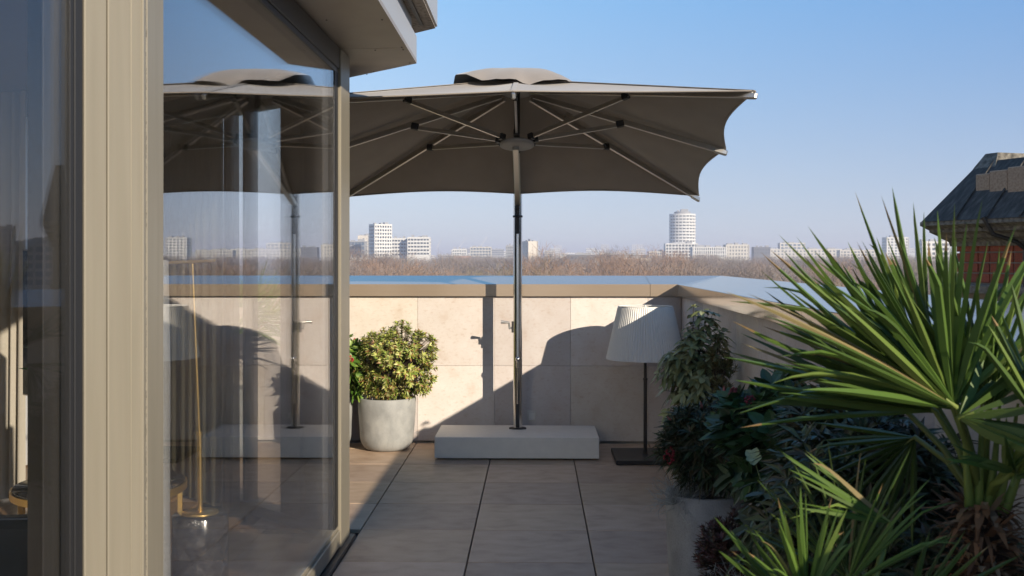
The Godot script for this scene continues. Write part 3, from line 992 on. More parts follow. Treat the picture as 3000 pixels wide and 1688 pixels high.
	for k in 8:
		var tip: Vector3 = tips[k]
		var dir := (tip - hub_top).normalized()
		var from := hub_top + dir * 0.11
		st = S()
		bar(st, from, tip - dir * 0.012 - up * 0.012, 0.02, 0.034, up, 0.003)
		var rib := done(st, "rib", M.alu, u)
		st = S()
		bar(st, tip - dir * 0.075 - up * 0.016, tip + dir * 0.012 - up * 0.016, 0.025, 0.039, up, 0.008)
		done(st, "end_cap", M.alu, rib)
		# strut from the lower hub to the middle of the rib
		var mid := hub_top.lerp(tip, [0.50, 0.50, 0.46, 0.5, 0.46, 0.50, 0.50, 0.5][k]) - up * 0.03
		var out := (mid - hub_low).normalized()
		st = S()
		bar(st, hub_low + out * 0.125 + up * 0.012, mid, 0.015, 0.026, up, 0.002)
		var strut := done(st, "strut", M.alu, u)
		st = S()
		cbox(st, Transform3D(Basis.looking_at(out, up), hub_low + out * 0.12 + up * 0.012), Vector3(0.04, 0.042, 0.04), 0.005)
		done(st, "socket", M.plastic, strut)
		st = S()
		cbox(st, Transform3D(Basis.looking_at(out, up), mid + up * 0.006), Vector3(0.03, 0.044, 0.05), 0.005)
		done(st, "joint", M.plastic, strut)

	# cloth: eight panels stretched between the ribs, edges drawn in between the tips
	var apex := c + up * 0.505
	for layer in 1:
		st = S()
		st.set_smooth_group(1)
		var nu := 14
		var nv := 12
		for k in 8:
			var t0: Vector3 = tips[k] + up * 0.012
			var t1: Vector3 = tips[(k + 1) % 8] + up * 0.012
			var grid := []
			for i in nu + 1:
				var row := []
				var r := float(i) / nu
				for j in nv + 1:
					var v := float(j) / nv
					var bow := sin(v * PI)
					var p := apex.lerp(t0.lerp(t1, v), r)
					p = p.lerp(apex, 0.055 * bow * r * r)
					p -= up * (0.018 * bow * sin(r * PI) + 0.01 * bow * r)
					p += up * 0.003 * sin(r * 23.0 + v * 11.0 + k * 2.1) * bow * r
					row.append(p - up * 0.003 * layer)
				grid.append(row)
			for i in nu:
				for j in nv:
					if layer == 0:
						quad(st, grid[i][j], grid[i + 1][j], grid[i + 1][j + 1], grid[i][j + 1])
					else:
						quad(st, grid[i][j], grid[i][j + 1], grid[i + 1][j + 1], grid[i + 1][j])
		done(st, "canopy", M.cloth, u)
	# seam tape sewn over each rib
	for k in 8:
		st = S()
		var e: Vector3 = tips[k] + up * 0.012
		bar(st, apex.lerp(e, 0.12) + up * 0.002, e + up * 0.001, 0.03, 0.003, up)
		done(st, "seam", M.cloth, u)
	# hem tape along the edge
	st = S()
	for k in 8:
		var t0: Vector3 = tips[k] + up * 0.012
		var t1: Vector3 = tips[(k + 1) % 8] + up * 0.012
		var last := t0
		for j in range(1, 13):
			var bow := sin(j / 12.0 * PI)
			var p := t0.lerp(t1, j / 12.0).lerp(apex, 0.055 * bow) - up * 0.01 * bow
			bar(st, last, p, 0.012, 0.006, up)
			last = p
	done(st, "hem", M.cloth, u)
	# loose vent flap on the crown, its edge lifting between the ribs
	st = S()
	st.set_smooth_group(1)
	var m := 64
	var rings := []
	for i in 9:
		var r := i / 8.0
		var ring := []
		for k in m:
			var a := TAU * k / m
			var sq := minf(1.0 / maxf(absf(cos(a)), absf(sin(a))), 1.3)
			var rad := r * lerpf(1.0, sq, 0.6)
			var flutter := 0.10 * exp(-pow((a - 3.80) / 0.26, 2.0)) + 0.014 * sin(a * 6.0 + 0.4) + 0.010 * sin(a * 11.0 + 1.0) + 0.006 * sin(a * 19.0) - 0.05
			var lift := 0.055 - 0.145 * r * r + r * r * r * flutter
			ring.append(c + up * (0.505 + lift) + lean * Vector3(cos(a) * rad * 0.42, 0, -sin(a) * rad * 0.34))
		rings.append(ring)
	for i in 8:
		for k in m:
			var q: int = (k + 1) % m
			quad(st, rings[i][k], rings[i + 1][k], rings[i + 1][q], rings[i][q])
	done(st, "vent_flap", M.cloth, u)

# ---------------------------------------------------------------- floor lamp
func floor_lamp() -> void:
	var at := V(0.792, 0, 7.72)
	var l := thing("floor_lamp", "outdoor floor lamp with wide pleated white shade in the parapet corner", "lamp", at)
	var st := S()
	bx(st, Vector3(0.562, 0.002, 7.44), Vector3(1.0, 0.032, 7.95), 0.004)
	done(st, "base", M.dark, l)
	st = S()
	tube(st, [at + Vector3(0, 0.03, 0), at + Vector3(0, 0.56, 0)], [0.013, 0.013], 14)
	tube(st, [at + Vector3(0, 0.56, 0), at + Vector3(0, 0.575, 0)], [0.016, 0.016], 14)
	tube(st, [at + Vector3(0, 0.575, 0), at + Vector3(0, 1.06, 0)], [0.011, 0.011], 14)
	done(st, "stem", M.dark, l)
	st = S()
	st.set_smooth_group(-1)
	var n := 84
	var rows := [[0.279, 0.715], [0.2775, 0.724], [0.198, 1.078], [0.194, 1.09]]
	for r in 3:
		for k in n * 2:
			var q := []
			for e in [[k, r], [k + 1, r], [k + 1, r + 1], [k, r + 1]]:
				var a: float = TAU * e[0] / (n * 2.0)
				var rr: float = rows[e[1]][0] + (0.0038 if int(e[0]) % 2 == 0 else -0.0005) * (1.0 if e[1] in [1, 2] else 0.3) + 0.0018 * sin(a * 9.0 + e[1])
				q.append(at + Vector3(cos(a) * rr, rows[e[1]][1], -sin(a) * rr))
			quad(st, q[0], q[1], q[2], q[3])
	done(st, "shade", M.shade, l)
	st = S()
	for e in [[0.279, 0.715], [0.194, 1.09]]:
		var ring := []
		for k in 49:
			ring.append(at + Vector3(cos(TAU * k / 48) * e[0], e[1], -sin(TAU * k / 48) * e[0]))
		tube(st, ring, [0.004], 6, false)
	done(st, "shade_ring", M.shade, l)
	st = S()
	for k in 3:
		var a := TAU * k / 3 + 0.4
		tube(st, [at + Vector3(0, 1.06, 0), at + Vector3(cos(a) * 0.192, 1.087, -sin(a) * 0.192)], [0.003], 6)
	lathe(st, at + Vector3(0, 1.06, 0), [Vector2(0, -0.02), Vector2(0.014, -0.015), Vector2(0.014, 0.02), Vector2(0.005, 0.04), Vector2(0, 0.042)], 14)
	done(st, "shade_carrier", M.ballast, l)

# ---------------------------------------------------------------- planters
func planter(at: Vector3, r: float, h: float, label: String) -> Node3D:
	var p := thing("planter", label, "planter", at, "concrete planters")
	var st := S()
	var prof := [Vector2(0.0, 0.002), Vector2(r * 0.62, 0.002)]
	for k in range(1, 9):
		var a := k / 8.0 * PI * 0.5
		prof.append(Vector2(r * 0.62 + r * 0.31 * sin(a), 0.002 + h * 0.30 * (1.0 - cos(a))))
	prof.append(Vector2(r * 0.985, h * 0.72))
	prof.append(Vector2(r, h - 0.006))
	prof.append(Vector2(r - 0.004, h))
	prof.append(Vector2(r - 0.020, h))
	prof.append(Vector2(r - 0.024, h - 0.005))
	prof.append(Vector2(r - 0.03, h - 0.07))
	lathe(st, at, prof, 56)
	done(st, "pot", M.concrete, p)
	st = S()
	lathe(st, at + Vector3(0, h - 0.05, 0), [Vector2(r - 0.03, 0.0), Vector2(r * 0.6, 0.008), Vector2(r * 0.3, 0.004), Vector2(0.0, 0.01)], 28)
	done(st, "soil", M.soil, p)
	return p

# a shrub of leaf rosettes on forked stems
func shrub(called: String, label: String, at: Vector3, foot_y: float, centre: Vector3, size: Vector3, count: int, spec: Dictionary, group := "") -> Node3D:
	var s := thing(called, label, "shrub", Vector3(at.x, foot_y, at.z), group)
	var stems := S()
	var st := S()
	var foot := Vector3(at.x, foot_y, at.z)
	var heads := []
	var main := []
	for k in spec.get("mains", 7):
		var b := ball() * 0.45
		main.append(centre + b * size * 0.9 - Vector3.UP * size.y * 0.35)
		var p: Vector3 = main[-1]
		var mid := foot.lerp(p, 0.5) + Vector3(rng.randf_range(-0.02, 0.02), 0.02, rng.randf_range(-0.02, 0.02))
		tube(stems, [foot + Vector3(rng.randf_range(-0.02, 0.02), -0.02, rng.randf_range(-0.02, 0.02)), mid, p], [0.008, 0.006, 0.004], 5, false)
	for k in count:
		var b := ball()
		b = b.normalized() * pow(b.length(), spec.get("shell", 0.5))
		var lump: float = 1.0 + 0.16 * sin(b.x * 5.0 + 1.0) * sin(b.y * 6.0 + 2.0) + 0.1 * sin(b.z * 8.0)
		var p := centre + b * size * lump
		if p.y < foot_y - 0.12:
			continue
		if spec.has("max_x"):
			p.x = minf(p.x, spec.max_x)
		var near: Vector3 = main[0]
		for q in main:
			if p.distance_squared_to(q) < p.distance_squared_to(near):
				near = q
		tube(stems, [near, near.lerp(p, 0.6) + Vector3.UP * 0.01, p], [0.0025, 0.0018, 0.0012], 3, false)
		var axis: Vector3 = ((p - near).normalized() * 0.7 + b.normalized() * 0.5 + Vector3.UP * spec.get("rise", 0.5)).normalized()
		rosette(st, p, axis, spec.n, spec.length, spec.width, spec.open, spec.cols, spec.get("droop", 0.15))
		if spec.get("double", true):
			rosette(st, p - axis * spec.length * 0.45, axis, spec.n, spec.length, spec.width, spec.open * 1.25, spec.cols, spec.get("droop", 0.15))
		heads.append([p, axis])
	done(stems, "stems", M.bark, s)
	var f := done(st, "foliage", M.leaf, s)
	s.set_meta("heads", heads)
	return s

func berries(s: Node3D, heads: Array, n: int, r: float, cols: Array, rad: float, called := "berry_cluster", high := 0.0) -> void:
	var tops := heads.duplicate()
	tops.sort_custom(func(a, b): return a[0].y + a[0].z * 0.6 > b[0].y + b[0].z * 0.6)
	for k in mini(n, tops.size()):
		var h: Array = tops[k * maxi(1, int(tops.size() * 0.55 / n)) % tops.size()]
		var st := S()
		st.set_smooth_group(-1)
		var p: Vector3 = h[0] + h[1] * (rad * 0.8 + high)
		for j in 34:
			var b := ball()
			b = b.normalized() * pow(b.length(), 0.4)
			var q := p + Vector3(b.x * rad * 0.8, b.y * rad * 1.15, b.z * rad * 0.8)
			st.set_color((cols[rng.randi() % cols.size()] as Color) * rng.randf_range(0.7, 1.2))
			octa(st, q, r * rng.randf_range(0.8, 1.2))
		done(st, called, M.leaf, s)

func octa(st: SurfaceTool, p: Vector3, r: float) -> void:
	var t := p + Vector3.UP * r
	var b := p - Vector3.UP * r
	for k in 4:
		var a := TAU * k / 4
		var c := TAU * (k + 1) / 4
		var x := p + Vector3(cos(a), 0, -sin(a)) * r
		var y := p + Vector3(cos(c), 0, -sin(c)) * r
		tri(st, x, y, t)
		tri(st, y, x, b)

# wiry silver cushion
func silver(label: String, foot: Vector3, size: Vector3, count: int) -> void:
	var s := thing("silver_bush", label, "plant", foot, "silver bushes")
	var st := S()
	for k in count:
		var p := foot + Vector3(rng.randf_range(-0.3, 0.3) * size.x, 0, rng.randf_range(-0.3, 0.3) * size.z)
		var d := (Vector3(rng.randf_range(-1, 1), rng.randf_range(0.1, 1.2), rng.randf_range(-1, 1))).normalized()
		var pts := [p]
		for j in 4:
			d = (d + ball() * 0.9).normalized()
			p += d * size * 0.3
			pts.append(p)
			var q := p + (d + ball() * 1.4).normalized() * 0.022
			st.set_color(g3(0.4, 0.42, 0.4) * rng.randf_range(0.6, 1.2))
			tube(st, [p, q], [0.0009, 0.0005], 3, false)
		st.set_color(g3(0.42, 0.44, 0.42) * rng.randf_range(0.6, 1.15))
		tube(st, pts, [0.0014, 0.0012, 0.001, 0.0009, 0.0006], 3, false)
	done(st, "twigs", M.leaf, s)

func planting() -> void:
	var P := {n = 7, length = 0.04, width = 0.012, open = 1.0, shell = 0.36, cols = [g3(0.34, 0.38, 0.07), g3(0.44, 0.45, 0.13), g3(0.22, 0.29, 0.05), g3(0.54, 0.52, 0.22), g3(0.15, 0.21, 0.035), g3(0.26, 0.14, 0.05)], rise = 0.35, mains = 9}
	# by the far parapet, in the sun
	planter(V(-1.118, 0, 8.05), 0.218, 0.392, "grey concrete planter holding the round variegated shrub")
	shrub("variegated_shrub", "round yellow-green variegated shrub in a planter against the sunny parapet", V(-1.118, 0, 8.05), 0.35, V(-1.03, 0.66, 8.0), Vector3(0.29, 0.27, 0.24), 560, P)
	planter(V(-1.585, 0, 8.06), 0.21, 0.40, "grey concrete planter holding the red-flowered shrub by sunny parapet")
	var F := {n = 7, length = 0.08, width = 0.03, open = 1.0, cols = [g3(0.12, 0.22, 0.03), g3(0.07, 0.15, 0.02), g3(0.2, 0.28, 0.05)], shell = 0.5}
	var fl := shrub("flowering_shrub", "glossy green shrub with red flower heads next to the variegated shrub", V(-1.585, 0, 8.06), 0.36, V(-1.49, 0.62, 8.02), Vector3(0.24, 0.26, 0.18), 110, F)
	berries(fl, fl.get_meta("heads"), 16, 0.006, [g3(0.42, 0.03, 0.035), g3(0.5, 0.07, 0.06)], 0.024, "flower_head")
	planter(V(-2.22, 0, 7.72), 0.185, 0.50, "tall pale planter holding the palm beyond the canted window")
	palm_far()

	# the shaded row along the side parapet
	planter(V(0.725, 0, 4.55), 0.172, 0.45, "grey concrete planter holding the mixed shrubs, partly hidden by leaves")
	var O := {n = 5, length = 0.072, width = 0.032, open = 1.25, droop = 0.55, shell = 0.8, rise = 0.9, cols = [g3(0.25, 0.27, 0.12), g3(0.31, 0.33, 0.16), g3(0.16, 0.18, 0.07)], mains = 12, max_x = 1.06}
	planter(V(0.93, 0, 6.0), 0.165, 0.40, "grey concrete planter hidden behind the mixed shrubs")
	shrub("drooping_shrub", "tall loose shrub with drooping pale olive leaves rising above its planter", V(0.92, 0, 6.0), 0.36, V(0.915, 0.76, 6.0), Vector3(0.20, 0.34, 0.15), 165, O)
	tall_shoot(V(0.875, 0.83, 6.0), V(0.885, 1.165, 6.0))
	var N := {n = 8, length = 0.05, width = 0.006, open = 0.7, droop = 0.05, shell = 0.8, rise = 0.9, cols = [g3(0.15, 0.14, 0.045), g3(0.11, 0.115, 0.035), g3(0.19, 0.14, 0.05)], mains = 10, max_x = 1.1}
	shrub("needle_shrub", "fine-needled olive brown shrub behind the drooping shrub", V(0.97, 0, 5.95), 0.36, V(1.0, 0.68, 5.92), Vector3(0.09, 0.30, 0.12), 260, N)
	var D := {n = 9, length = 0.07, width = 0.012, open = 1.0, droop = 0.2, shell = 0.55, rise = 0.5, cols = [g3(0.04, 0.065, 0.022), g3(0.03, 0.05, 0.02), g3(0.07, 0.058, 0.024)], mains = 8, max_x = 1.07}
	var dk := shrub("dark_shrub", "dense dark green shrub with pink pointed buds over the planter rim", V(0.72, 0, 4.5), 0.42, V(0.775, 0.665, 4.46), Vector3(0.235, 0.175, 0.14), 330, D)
	buds(dk, dk.get_meta("heads"), 16)
	berries(dk, [[V(0.545, 0.61, 4.36), Vector3.UP]], 1, 0.005, [g3(0.30, 0.02, 0.03), g3(0.2, 0.01, 0.02)], 0.03, "flower_head")
	silver("wiry silver grey bush at the left rim of the mixed planter", V(0.60, 0.42, 4.47), Vector3(0.10, 0.12, 0.09), 150)

	planter(V(0.90, 0, 3.86), 0.2, 0.5, "concrete planter under the dark red-berried shrub, almost hidden in leaves")
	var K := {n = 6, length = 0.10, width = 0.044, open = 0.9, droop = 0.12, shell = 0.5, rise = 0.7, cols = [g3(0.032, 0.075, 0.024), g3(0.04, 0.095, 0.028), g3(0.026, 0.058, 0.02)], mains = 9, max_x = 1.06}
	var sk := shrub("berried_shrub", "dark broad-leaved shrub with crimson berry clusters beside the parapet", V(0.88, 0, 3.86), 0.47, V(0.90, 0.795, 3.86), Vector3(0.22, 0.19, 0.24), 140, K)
	berries(sk, sk.get_meta("heads"), 15, 0.0048, [g3(0.13, 0.012, 0.02), g3(0.2, 0.02, 0.03)], 0.026)

	planter(V(0.70, 0, 3.52), 0.15, 0.36, "low concrete planter of heather and silver twigs in deep shade")
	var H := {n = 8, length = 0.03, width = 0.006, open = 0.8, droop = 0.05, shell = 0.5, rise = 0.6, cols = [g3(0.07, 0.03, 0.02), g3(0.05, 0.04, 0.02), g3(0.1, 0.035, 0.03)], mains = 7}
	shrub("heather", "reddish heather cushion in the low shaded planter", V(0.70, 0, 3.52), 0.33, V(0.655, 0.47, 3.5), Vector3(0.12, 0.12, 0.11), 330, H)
	silver("wiry silver grey bush beside the heather in deep shade", V(0.66, 0.34, 3.4), Vector3(0.12, 0.12, 0.09), 150)
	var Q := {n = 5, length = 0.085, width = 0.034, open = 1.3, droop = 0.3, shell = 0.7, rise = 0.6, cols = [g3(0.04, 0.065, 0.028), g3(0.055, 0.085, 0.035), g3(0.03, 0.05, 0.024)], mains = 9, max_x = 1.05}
	planter(V(0.90, 0, 3.17), 0.19, 0.46, "concrete planter of broad shade plants behind the palms")
	var hb := shrub("shade_plant", "broad-leaved shade plant with pale green nodding flowers", V(0.88, 0, 3.2), 0.43, V(0.87, 0.62, 3.25), Vector3(0.22, 0.2, 0.26), 120, Q)
	pale_flowers(hb)
	strap_leaves()

	planter(V(0.92, 0, 2.42), 0.19, 0.58, "concrete planter holding the large fan palm beside the parapet")
	planter(V(0.58, 0, 2.02), 0.17, 0.42, "concrete planter holding the low fan palm")
	planter(V(0.92, 0, 2.80), 0.17, 0.5, "concrete planter lost in dark foliage behind the large palm")
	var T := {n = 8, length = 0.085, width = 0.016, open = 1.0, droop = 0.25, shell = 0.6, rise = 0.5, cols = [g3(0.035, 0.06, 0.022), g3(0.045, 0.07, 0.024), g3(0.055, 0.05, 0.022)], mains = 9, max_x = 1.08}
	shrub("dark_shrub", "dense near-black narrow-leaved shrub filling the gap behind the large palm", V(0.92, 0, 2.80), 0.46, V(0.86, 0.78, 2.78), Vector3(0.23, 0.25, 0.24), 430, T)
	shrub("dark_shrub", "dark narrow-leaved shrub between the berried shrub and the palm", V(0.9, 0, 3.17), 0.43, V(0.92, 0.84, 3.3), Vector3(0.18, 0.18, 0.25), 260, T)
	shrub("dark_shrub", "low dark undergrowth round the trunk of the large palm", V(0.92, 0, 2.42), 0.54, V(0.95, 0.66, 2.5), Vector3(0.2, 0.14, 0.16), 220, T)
	palms()

func tall_shoot(a: Vector3, b: Vector3) -> void:
	var s := thing("leafy_shoot", "single upright shoot with paired drooping leaves standing above the loose shrub", "shoot", V(0.90, 0.36, 6.0))
	var st := S()
	tube(st, [V(0.90, 0.34, 6.0), a, a.lerp(b, 0.5), b], [0.005, 0.004, 0.003, 0.002], 5)
	done(st, "stem", M.bark, s)
	st = S()
	for k in 9:
		var p := a.lerp(b, k / 8.0)
		rosette(st, p, Vector3.UP, 4, 0.075 * (1.0 - 0.045 * k), 0.03, 1.4, [g3(0.18, 0.2, 0.09), g3(0.23, 0.25, 0.12)], 0.6)
	rosette(st, b, Vector3.UP, 7, 0.035, 0.013, 1.2, [g3(0.34, 0.36, 0.17)], 0.2)
	done(st, "foliage", M.leaf, s)

func buds(s: Node3D, heads: Array, n: int) -> void:
	var tops := heads.duplicate()
	tops.sort_custom(func(a, b): return a[0].z * 0.8 + a[0].y > b[0].z * 0.8 + b[0].y)
	for k in n:
		var h: Array = tops[k * 6]
		var st := S()
		st.set_color(g3(0.36, 0.09, 0.07) * rng.randf_range(0.6, 1.2))
		tube(st, [h[0], h[0] + h[1] * 0.016, h[0] + h[1] * 0.036], [0.004, 0.007, 0.001], 6)
		done(st, "bud", M.leaf, s)

func pale_flowers(s: Node3D) -> void:
	for k in [[0.695, 0.80, 3.42, 0.036], [0.76, 0.70, 3.3, 0.032], [0.66, 0.62, 3.3, 0.026], [0.86, 0.72, 3.3, 0.03]]:
		var st := S()
		rosette(st, V(k[0], k[1], k[2]), Vector3(-0.3, 0.6, 0.5).normalized(), 5, k[3], k[3] * 0.9, 1.25, [g3(0.26, 0.32, 0.17)], 0.1)
		st.set_color(g3(0.08, 0.12, 0.04))
		tube(st, [V(0.8, 0.45, 3.25), V(k[0] + 0.02, k[1] - 0.06, k[2]), V(k[0], k[1], k[2])], [0.003, 0.003, 0.002], 5)
		done(st, "flower", M.leaf, s)

func strap_leaves() -> void:
	var s := thing("strap_leaf_plant", "tuft of narrow bluish arching leaves in the shade below the palm", "plant", V(0.93, 0.44, 3.05))
	var st := S()
	for k in 90:
		var a := rng.randf() * TAU
		var d := Vector3(cos(a), rng.randf_range(0.7, 1.8), -sin(a)).normalized()
		var p := V(0.86 + rng.randf_range(-0.06, 0.06), 0.44, 3.08 + rng.randf_range(-0.06, 0.06))
		var side := d.cross(Vector3.UP).normalized() * 0.006
		var len := rng.randf_range(0.2, 0.34)
		st.set_color(g3(0.12, 0.17, 0.14) * rng.randf_range(0.6, 1.3))
		var last := p
		for j in 5:
			d = (d - Vector3.UP * 0.24).normalized()
			var q := last + d * len * 0.2
			q.x = minf(q.x, 1.1)
			var w0 := side * (1.0 - j * 0.18)
			var w1 := side * (1.0 - (j + 1) * 0.18)
			quad(st, last - w0, last + w0, q + w1, q - w1)
			last = q
	done(st, "foliage", M.leaf, s)

# ---------------------------------------------------------------- fan palms
# one fan leaf: pleated blades that spring from the end of the petiole
func frond(parent: Node3D, foot: Vector3, hub: Vector3, axis: Vector3, face: Vector3, radius: float, blades: int, spread: float, width: float, tone := 1.0) -> void:
	var st := S()
	axis = axis.normalized()
	face = (face - axis * face.dot(axis)).normalized()
	var side := axis.cross(face)
	for k in blades:
		var f := float(k) / (blades - 1) * 2.0 - 1.0
		var a := deg_to_rad(spread) * f + rng.randf_range(-0.05, 0.05)
		var dir := (axis * cos(a) + side * sin(a) + face * (0.16 * (1.0 - f * f) + rng.randf_range(-0.22, 0.22))).normalized()
		var across := (axis * -sin(a) + side * cos(a)).normalized()
		var nrm := dir.cross(across).normalized()
		var long := radius * (1.0 - 0.22 * f * f) * rng.randf_range(0.82, 1.12)
		var w := width * rng.randf_range(0.95, 1.55)
		var fold := rng.randf_range(0.75, 1.15)
		var droop := rng.randf_range(0.0, 0.07)
		if rng.randf() < 0.1:
			droop = rng.randf_range(0.12, 0.3)
		var green := g3(0.068, 0.12, 0.019) * tone * rng.randf_range(0.7, 1.25)
		var pick := rng.randf()
		if pick < 0.22:
			green = g3(0.125, 0.18, 0.032) * tone * rng.randf_range(0.8, 1.15)
		elif pick < 0.27:
			green = g3(0.24, 0.19, 0.08) * rng.randf_range(0.7, 1.1)
		var dry := 1.0 - 0.22 * rng.randf() * rng.randf()
		var kink := rng.randf_range(0.5, 0.9) if rng.randf() < 0.14 else 2.0
		var bent := rng.randf_range(0.25, 0.7)
		var rows := []
		var steps := 9
		var twist := rng.randf_range(-0.35, 0.35)
		for j in steps + 1:
			var t := float(j) / steps
			var p := hub + dir * long * t - Vector3.UP * droop * long * t * t * t
			if t > kink:
				p -= (Vector3.UP * 0.8 - nrm * 0.3) * (t - kink) * long * bent
			var wide := w * (0.22 + 0.78 * smoothstep(0.0, 0.42, t)) * pow(maxf(1.0 - t, 0.0), 0.55) * 1.25
			var ac := (across * cos(twist * t) + nrm * sin(twist * t)).normalized()
			var nn := dir.cross(ac).normalized()
			var c := green
			if t > dry:
				c = g3(0.26, 0.17, 0.07)
			rows.append([p + ac * wide * 0.5 * cos(fold) + nn * wide * 0.5 * sin(fold), p, p - ac * wide * 0.5 * cos(fold) + nn * wide * 0.5 * sin(fold), c])
		for j in steps:
			st.set_color(rows[j][3])
			quad(st, rows[j][0], rows[j][1], rows[j + 1][1], rows[j + 1][0])
			quad(st, rows[j][1], rows[j][2], rows[j + 1][2], rows[j + 1][1])
	var leaf_part := done(st, "frond", M.palm, parent)
	st = S()
	st.set_color(g3(0.16, 0.2, 0.04) * tone)
	var mid := foot.lerp(hub, 0.5) + Vector3(0, 0.02, 0)
	tube(st, [foot, mid, hub, hub + axis * 0.03], [0.011, 0.0075, 0.006, 0.003], 7)
	done(st, "petiole", M.palm, leaf_part)

func fibres(parent: Node3D, top: Vector3, low: float, r: float, n: int) -> void:
	var st := S()
	st.set_color(g3(0.06, 0.035, 0.02))
	tube(st, [Vector3(top.x, low, top.z), top], [r * 0.9, r * 0.75], 14)
	done(st, "trunk", M.fibre, parent)
	st = S()
	for k in n:
		var a := rng.randf() * TAU
		var y := lerpf(low, top.y + 0.01, pow(rng.randf(), 0.6))
		var p := Vector3(top.x + cos(a) * r * 0.75, y, top.z - sin(a) * r * 0.75)
		var d := Vector3(cos(a), rng.randf_range(-0.4, 0.9), -sin(a)).normalized()
		var side := Vector3.UP.cross(d).normalized() * rng.randf_range(0.003, 0.011)
		var len := rng.randf_range(0.04, 0.11)
		var c := g3(0.20, 0.10, 0.045) * rng.randf_range(0.4, 1.5)
		if rng.randf() < 0.25:
			c = g3(0.34, 0.24, 0.14) * rng.randf_range(0.6, 1.1)
		st.set_color(c)
		var q := p + d * len * 0.6
		var e := p + d * len - Vector3.UP * rng.randf_range(0.0, 0.03)
		quad(st, p - side, p + side, q + side * 0.8, q - side * 0.8)
		tri(st, q - side * 0.8, q + side * 0.8, e)
	done(st, "leaf_bases", M.fibre, parent)

func palms() -> void:
	var top := V(0.965, 0.90, 2.33)
	var p := thing("fan_palm", "large fan palm with tall sunlit blades rising beside the parapet", "palm", V(0.92, 0.53, 2.42), "fan palms")
	fibres(p, top, 0.5, 0.05, 420)
	var cam := Vector3(0, 0.12, 1)
	# foot, hub, direction, facing, radius, blades, spread, width
	frond(p, top, V(0.86, 1.125, 2.22), Vector3(-0.30, 0.95, 0.02), Vector3(0.1, 0.05, 1), 0.42, 34, 62, 0.024)
	frond(p, top, V(0.875, 1.10, 2.36), Vector3(-0.82, 0.56, -0.02), Vector3(0.1, 0.3, 1), 0.51, 24, 34, 0.024)
	frond(p, top, V(0.86, 1.13, 2.2), Vector3(-0.80, 0.60, 0.02), Vector3(0.1, 0.15, 1), 0.52, 15, 22, 0.021, 1.05)
	frond(p, top, V(0.90, 1.12, 2.30), Vector3(-0.62, 0.80, -0.1), Vector3(0.2, 0.2, 1), 0.45, 26, 46, 0.022, 1.1)
	frond(p, top, V(0.95, 1.12, 2.26), Vector3(0.10, 1.0, -0.1), Vector3(-0.1, 0.0, 1), 0.37, 22, 46, 0.022, 1.1)
	frond(p, top, V(1.00, 1.10, 2.12), Vector3(0.25, 0.95, 0.0), Vector3(-0.3, 0.0, 1), 0.31, 18, 50, 0.022)
	frond(p, top, V(0.855, 1.115, 2.18), Vector3(0.95, 0.36, 0.35), Vector3(-0.2, 0.8, 0.7), 0.24, 12, 55, 0.028, 0.85)
	frond(p, top, V(0.84, 1.09, 2.45), Vector3(-0.9, 0.32, -0.25), Vector3(0, 1, 0.4), 0.40, 15, 40, 0.022, 0.7)
	frond(p, top, V(0.88, 1.13, 2.4), Vector3(-0.5, 0.86, -0.05), Vector3(0.2, 0.1, 1), 0.47, 20, 40, 0.022, 0.95)
	frond(p, top, V(0.88, 1.02, 2.5), Vector3(-0.6, -0.5, -0.1), Vector3(-0.2, 0.5, 1), 0.30, 12, 50, 0.02, 0.7)
	frond(p, top, V(0.98, 1.0, 2.2), Vector3(-0.55, 0.22, 0.5), Vector3(0, 1, 0.3), 0.22, 9, 28, 0.018, 1.1)
	frond(p, top, V(0.965, 0.98, 2.22), Vector3(0.5, 0.75, 0.3), Vector3(-0.3, 0.2, 1), 0.2, 9, 35, 0.02, 1.2)
	for k in 5:
		var st := S()
		st.set_color(g3(0.2, 0.26, 0.05))
		var a := top + Vector3(-0.035 + 0.018 * k, -0.01, 0.02)
		tube(st, [a, a + Vector3(-0.02 + 0.012 * k, 0.12, 0.03), a + Vector3(-0.03 + 0.02 * k, 0.24, 0.04)], [0.012, 0.007, 0.003], 7)
		done(st, "young_shoot", M.palm, p)
	# the low palm
	var low := V(0.58, 0.60, 2.02)
	var q := thing("fan_palm", "low fan palm with upright pale blades rising from the nearest planter", "palm", V(0.58, 0.38, 2.02), "fan palms")
	fibres(q, low, 0.36, 0.045, 160)
	frond(q, low, V(0.50, 0.795, 1.97), Vector3(-0.06, 1.0, 0.02), Vector3(0.25, 0, 1), 0.215, 22, 42, 0.0145, 1.25)
	frond(q, low, V(0.70, 0.915, 2.12), Vector3(-0.86, 0.5, 0.02), Vector3(0.25, 0.8, 0.7), 0.25, 12, 20, 0.013, 1.2)
	frond(q, low, V(0.60, 0.80, 2.08), Vector3(0.62, 0.78, 0.0), Vector3(-0.1, 0.1, 1), 0.29, 10, 24, 0.0135, 1.1)
	frond(q, low, V(0.50, 0.76, 2.05), Vector3(-0.72, 0.62, 0.1), Vector3(0.3, 0.4, 1), 0.25, 8, 20, 0.0145, 1.0)
	frond(q, low, V(0.64, 0.78, 2.2), Vector3(-0.2, 0.9, -0.3), Vector3(0, 0.3, 1), 0.28, 16, 55, 0.014, 0.7)
	frond(q, low, V(0.70, 0.74, 2.05), Vector3(0.8, 0.5, 0.1), Vector3(-0.3, 0.4, 1), 0.25, 12, 40, 0.015, 0.8)
	frond(q, low, V(0.62, 0.72, 1.98), Vector3(0.78, 0.52, 0.35), Vector3(-0.3, 0.6, 1), 0.26, 6, 12, 0.014, 1.2)

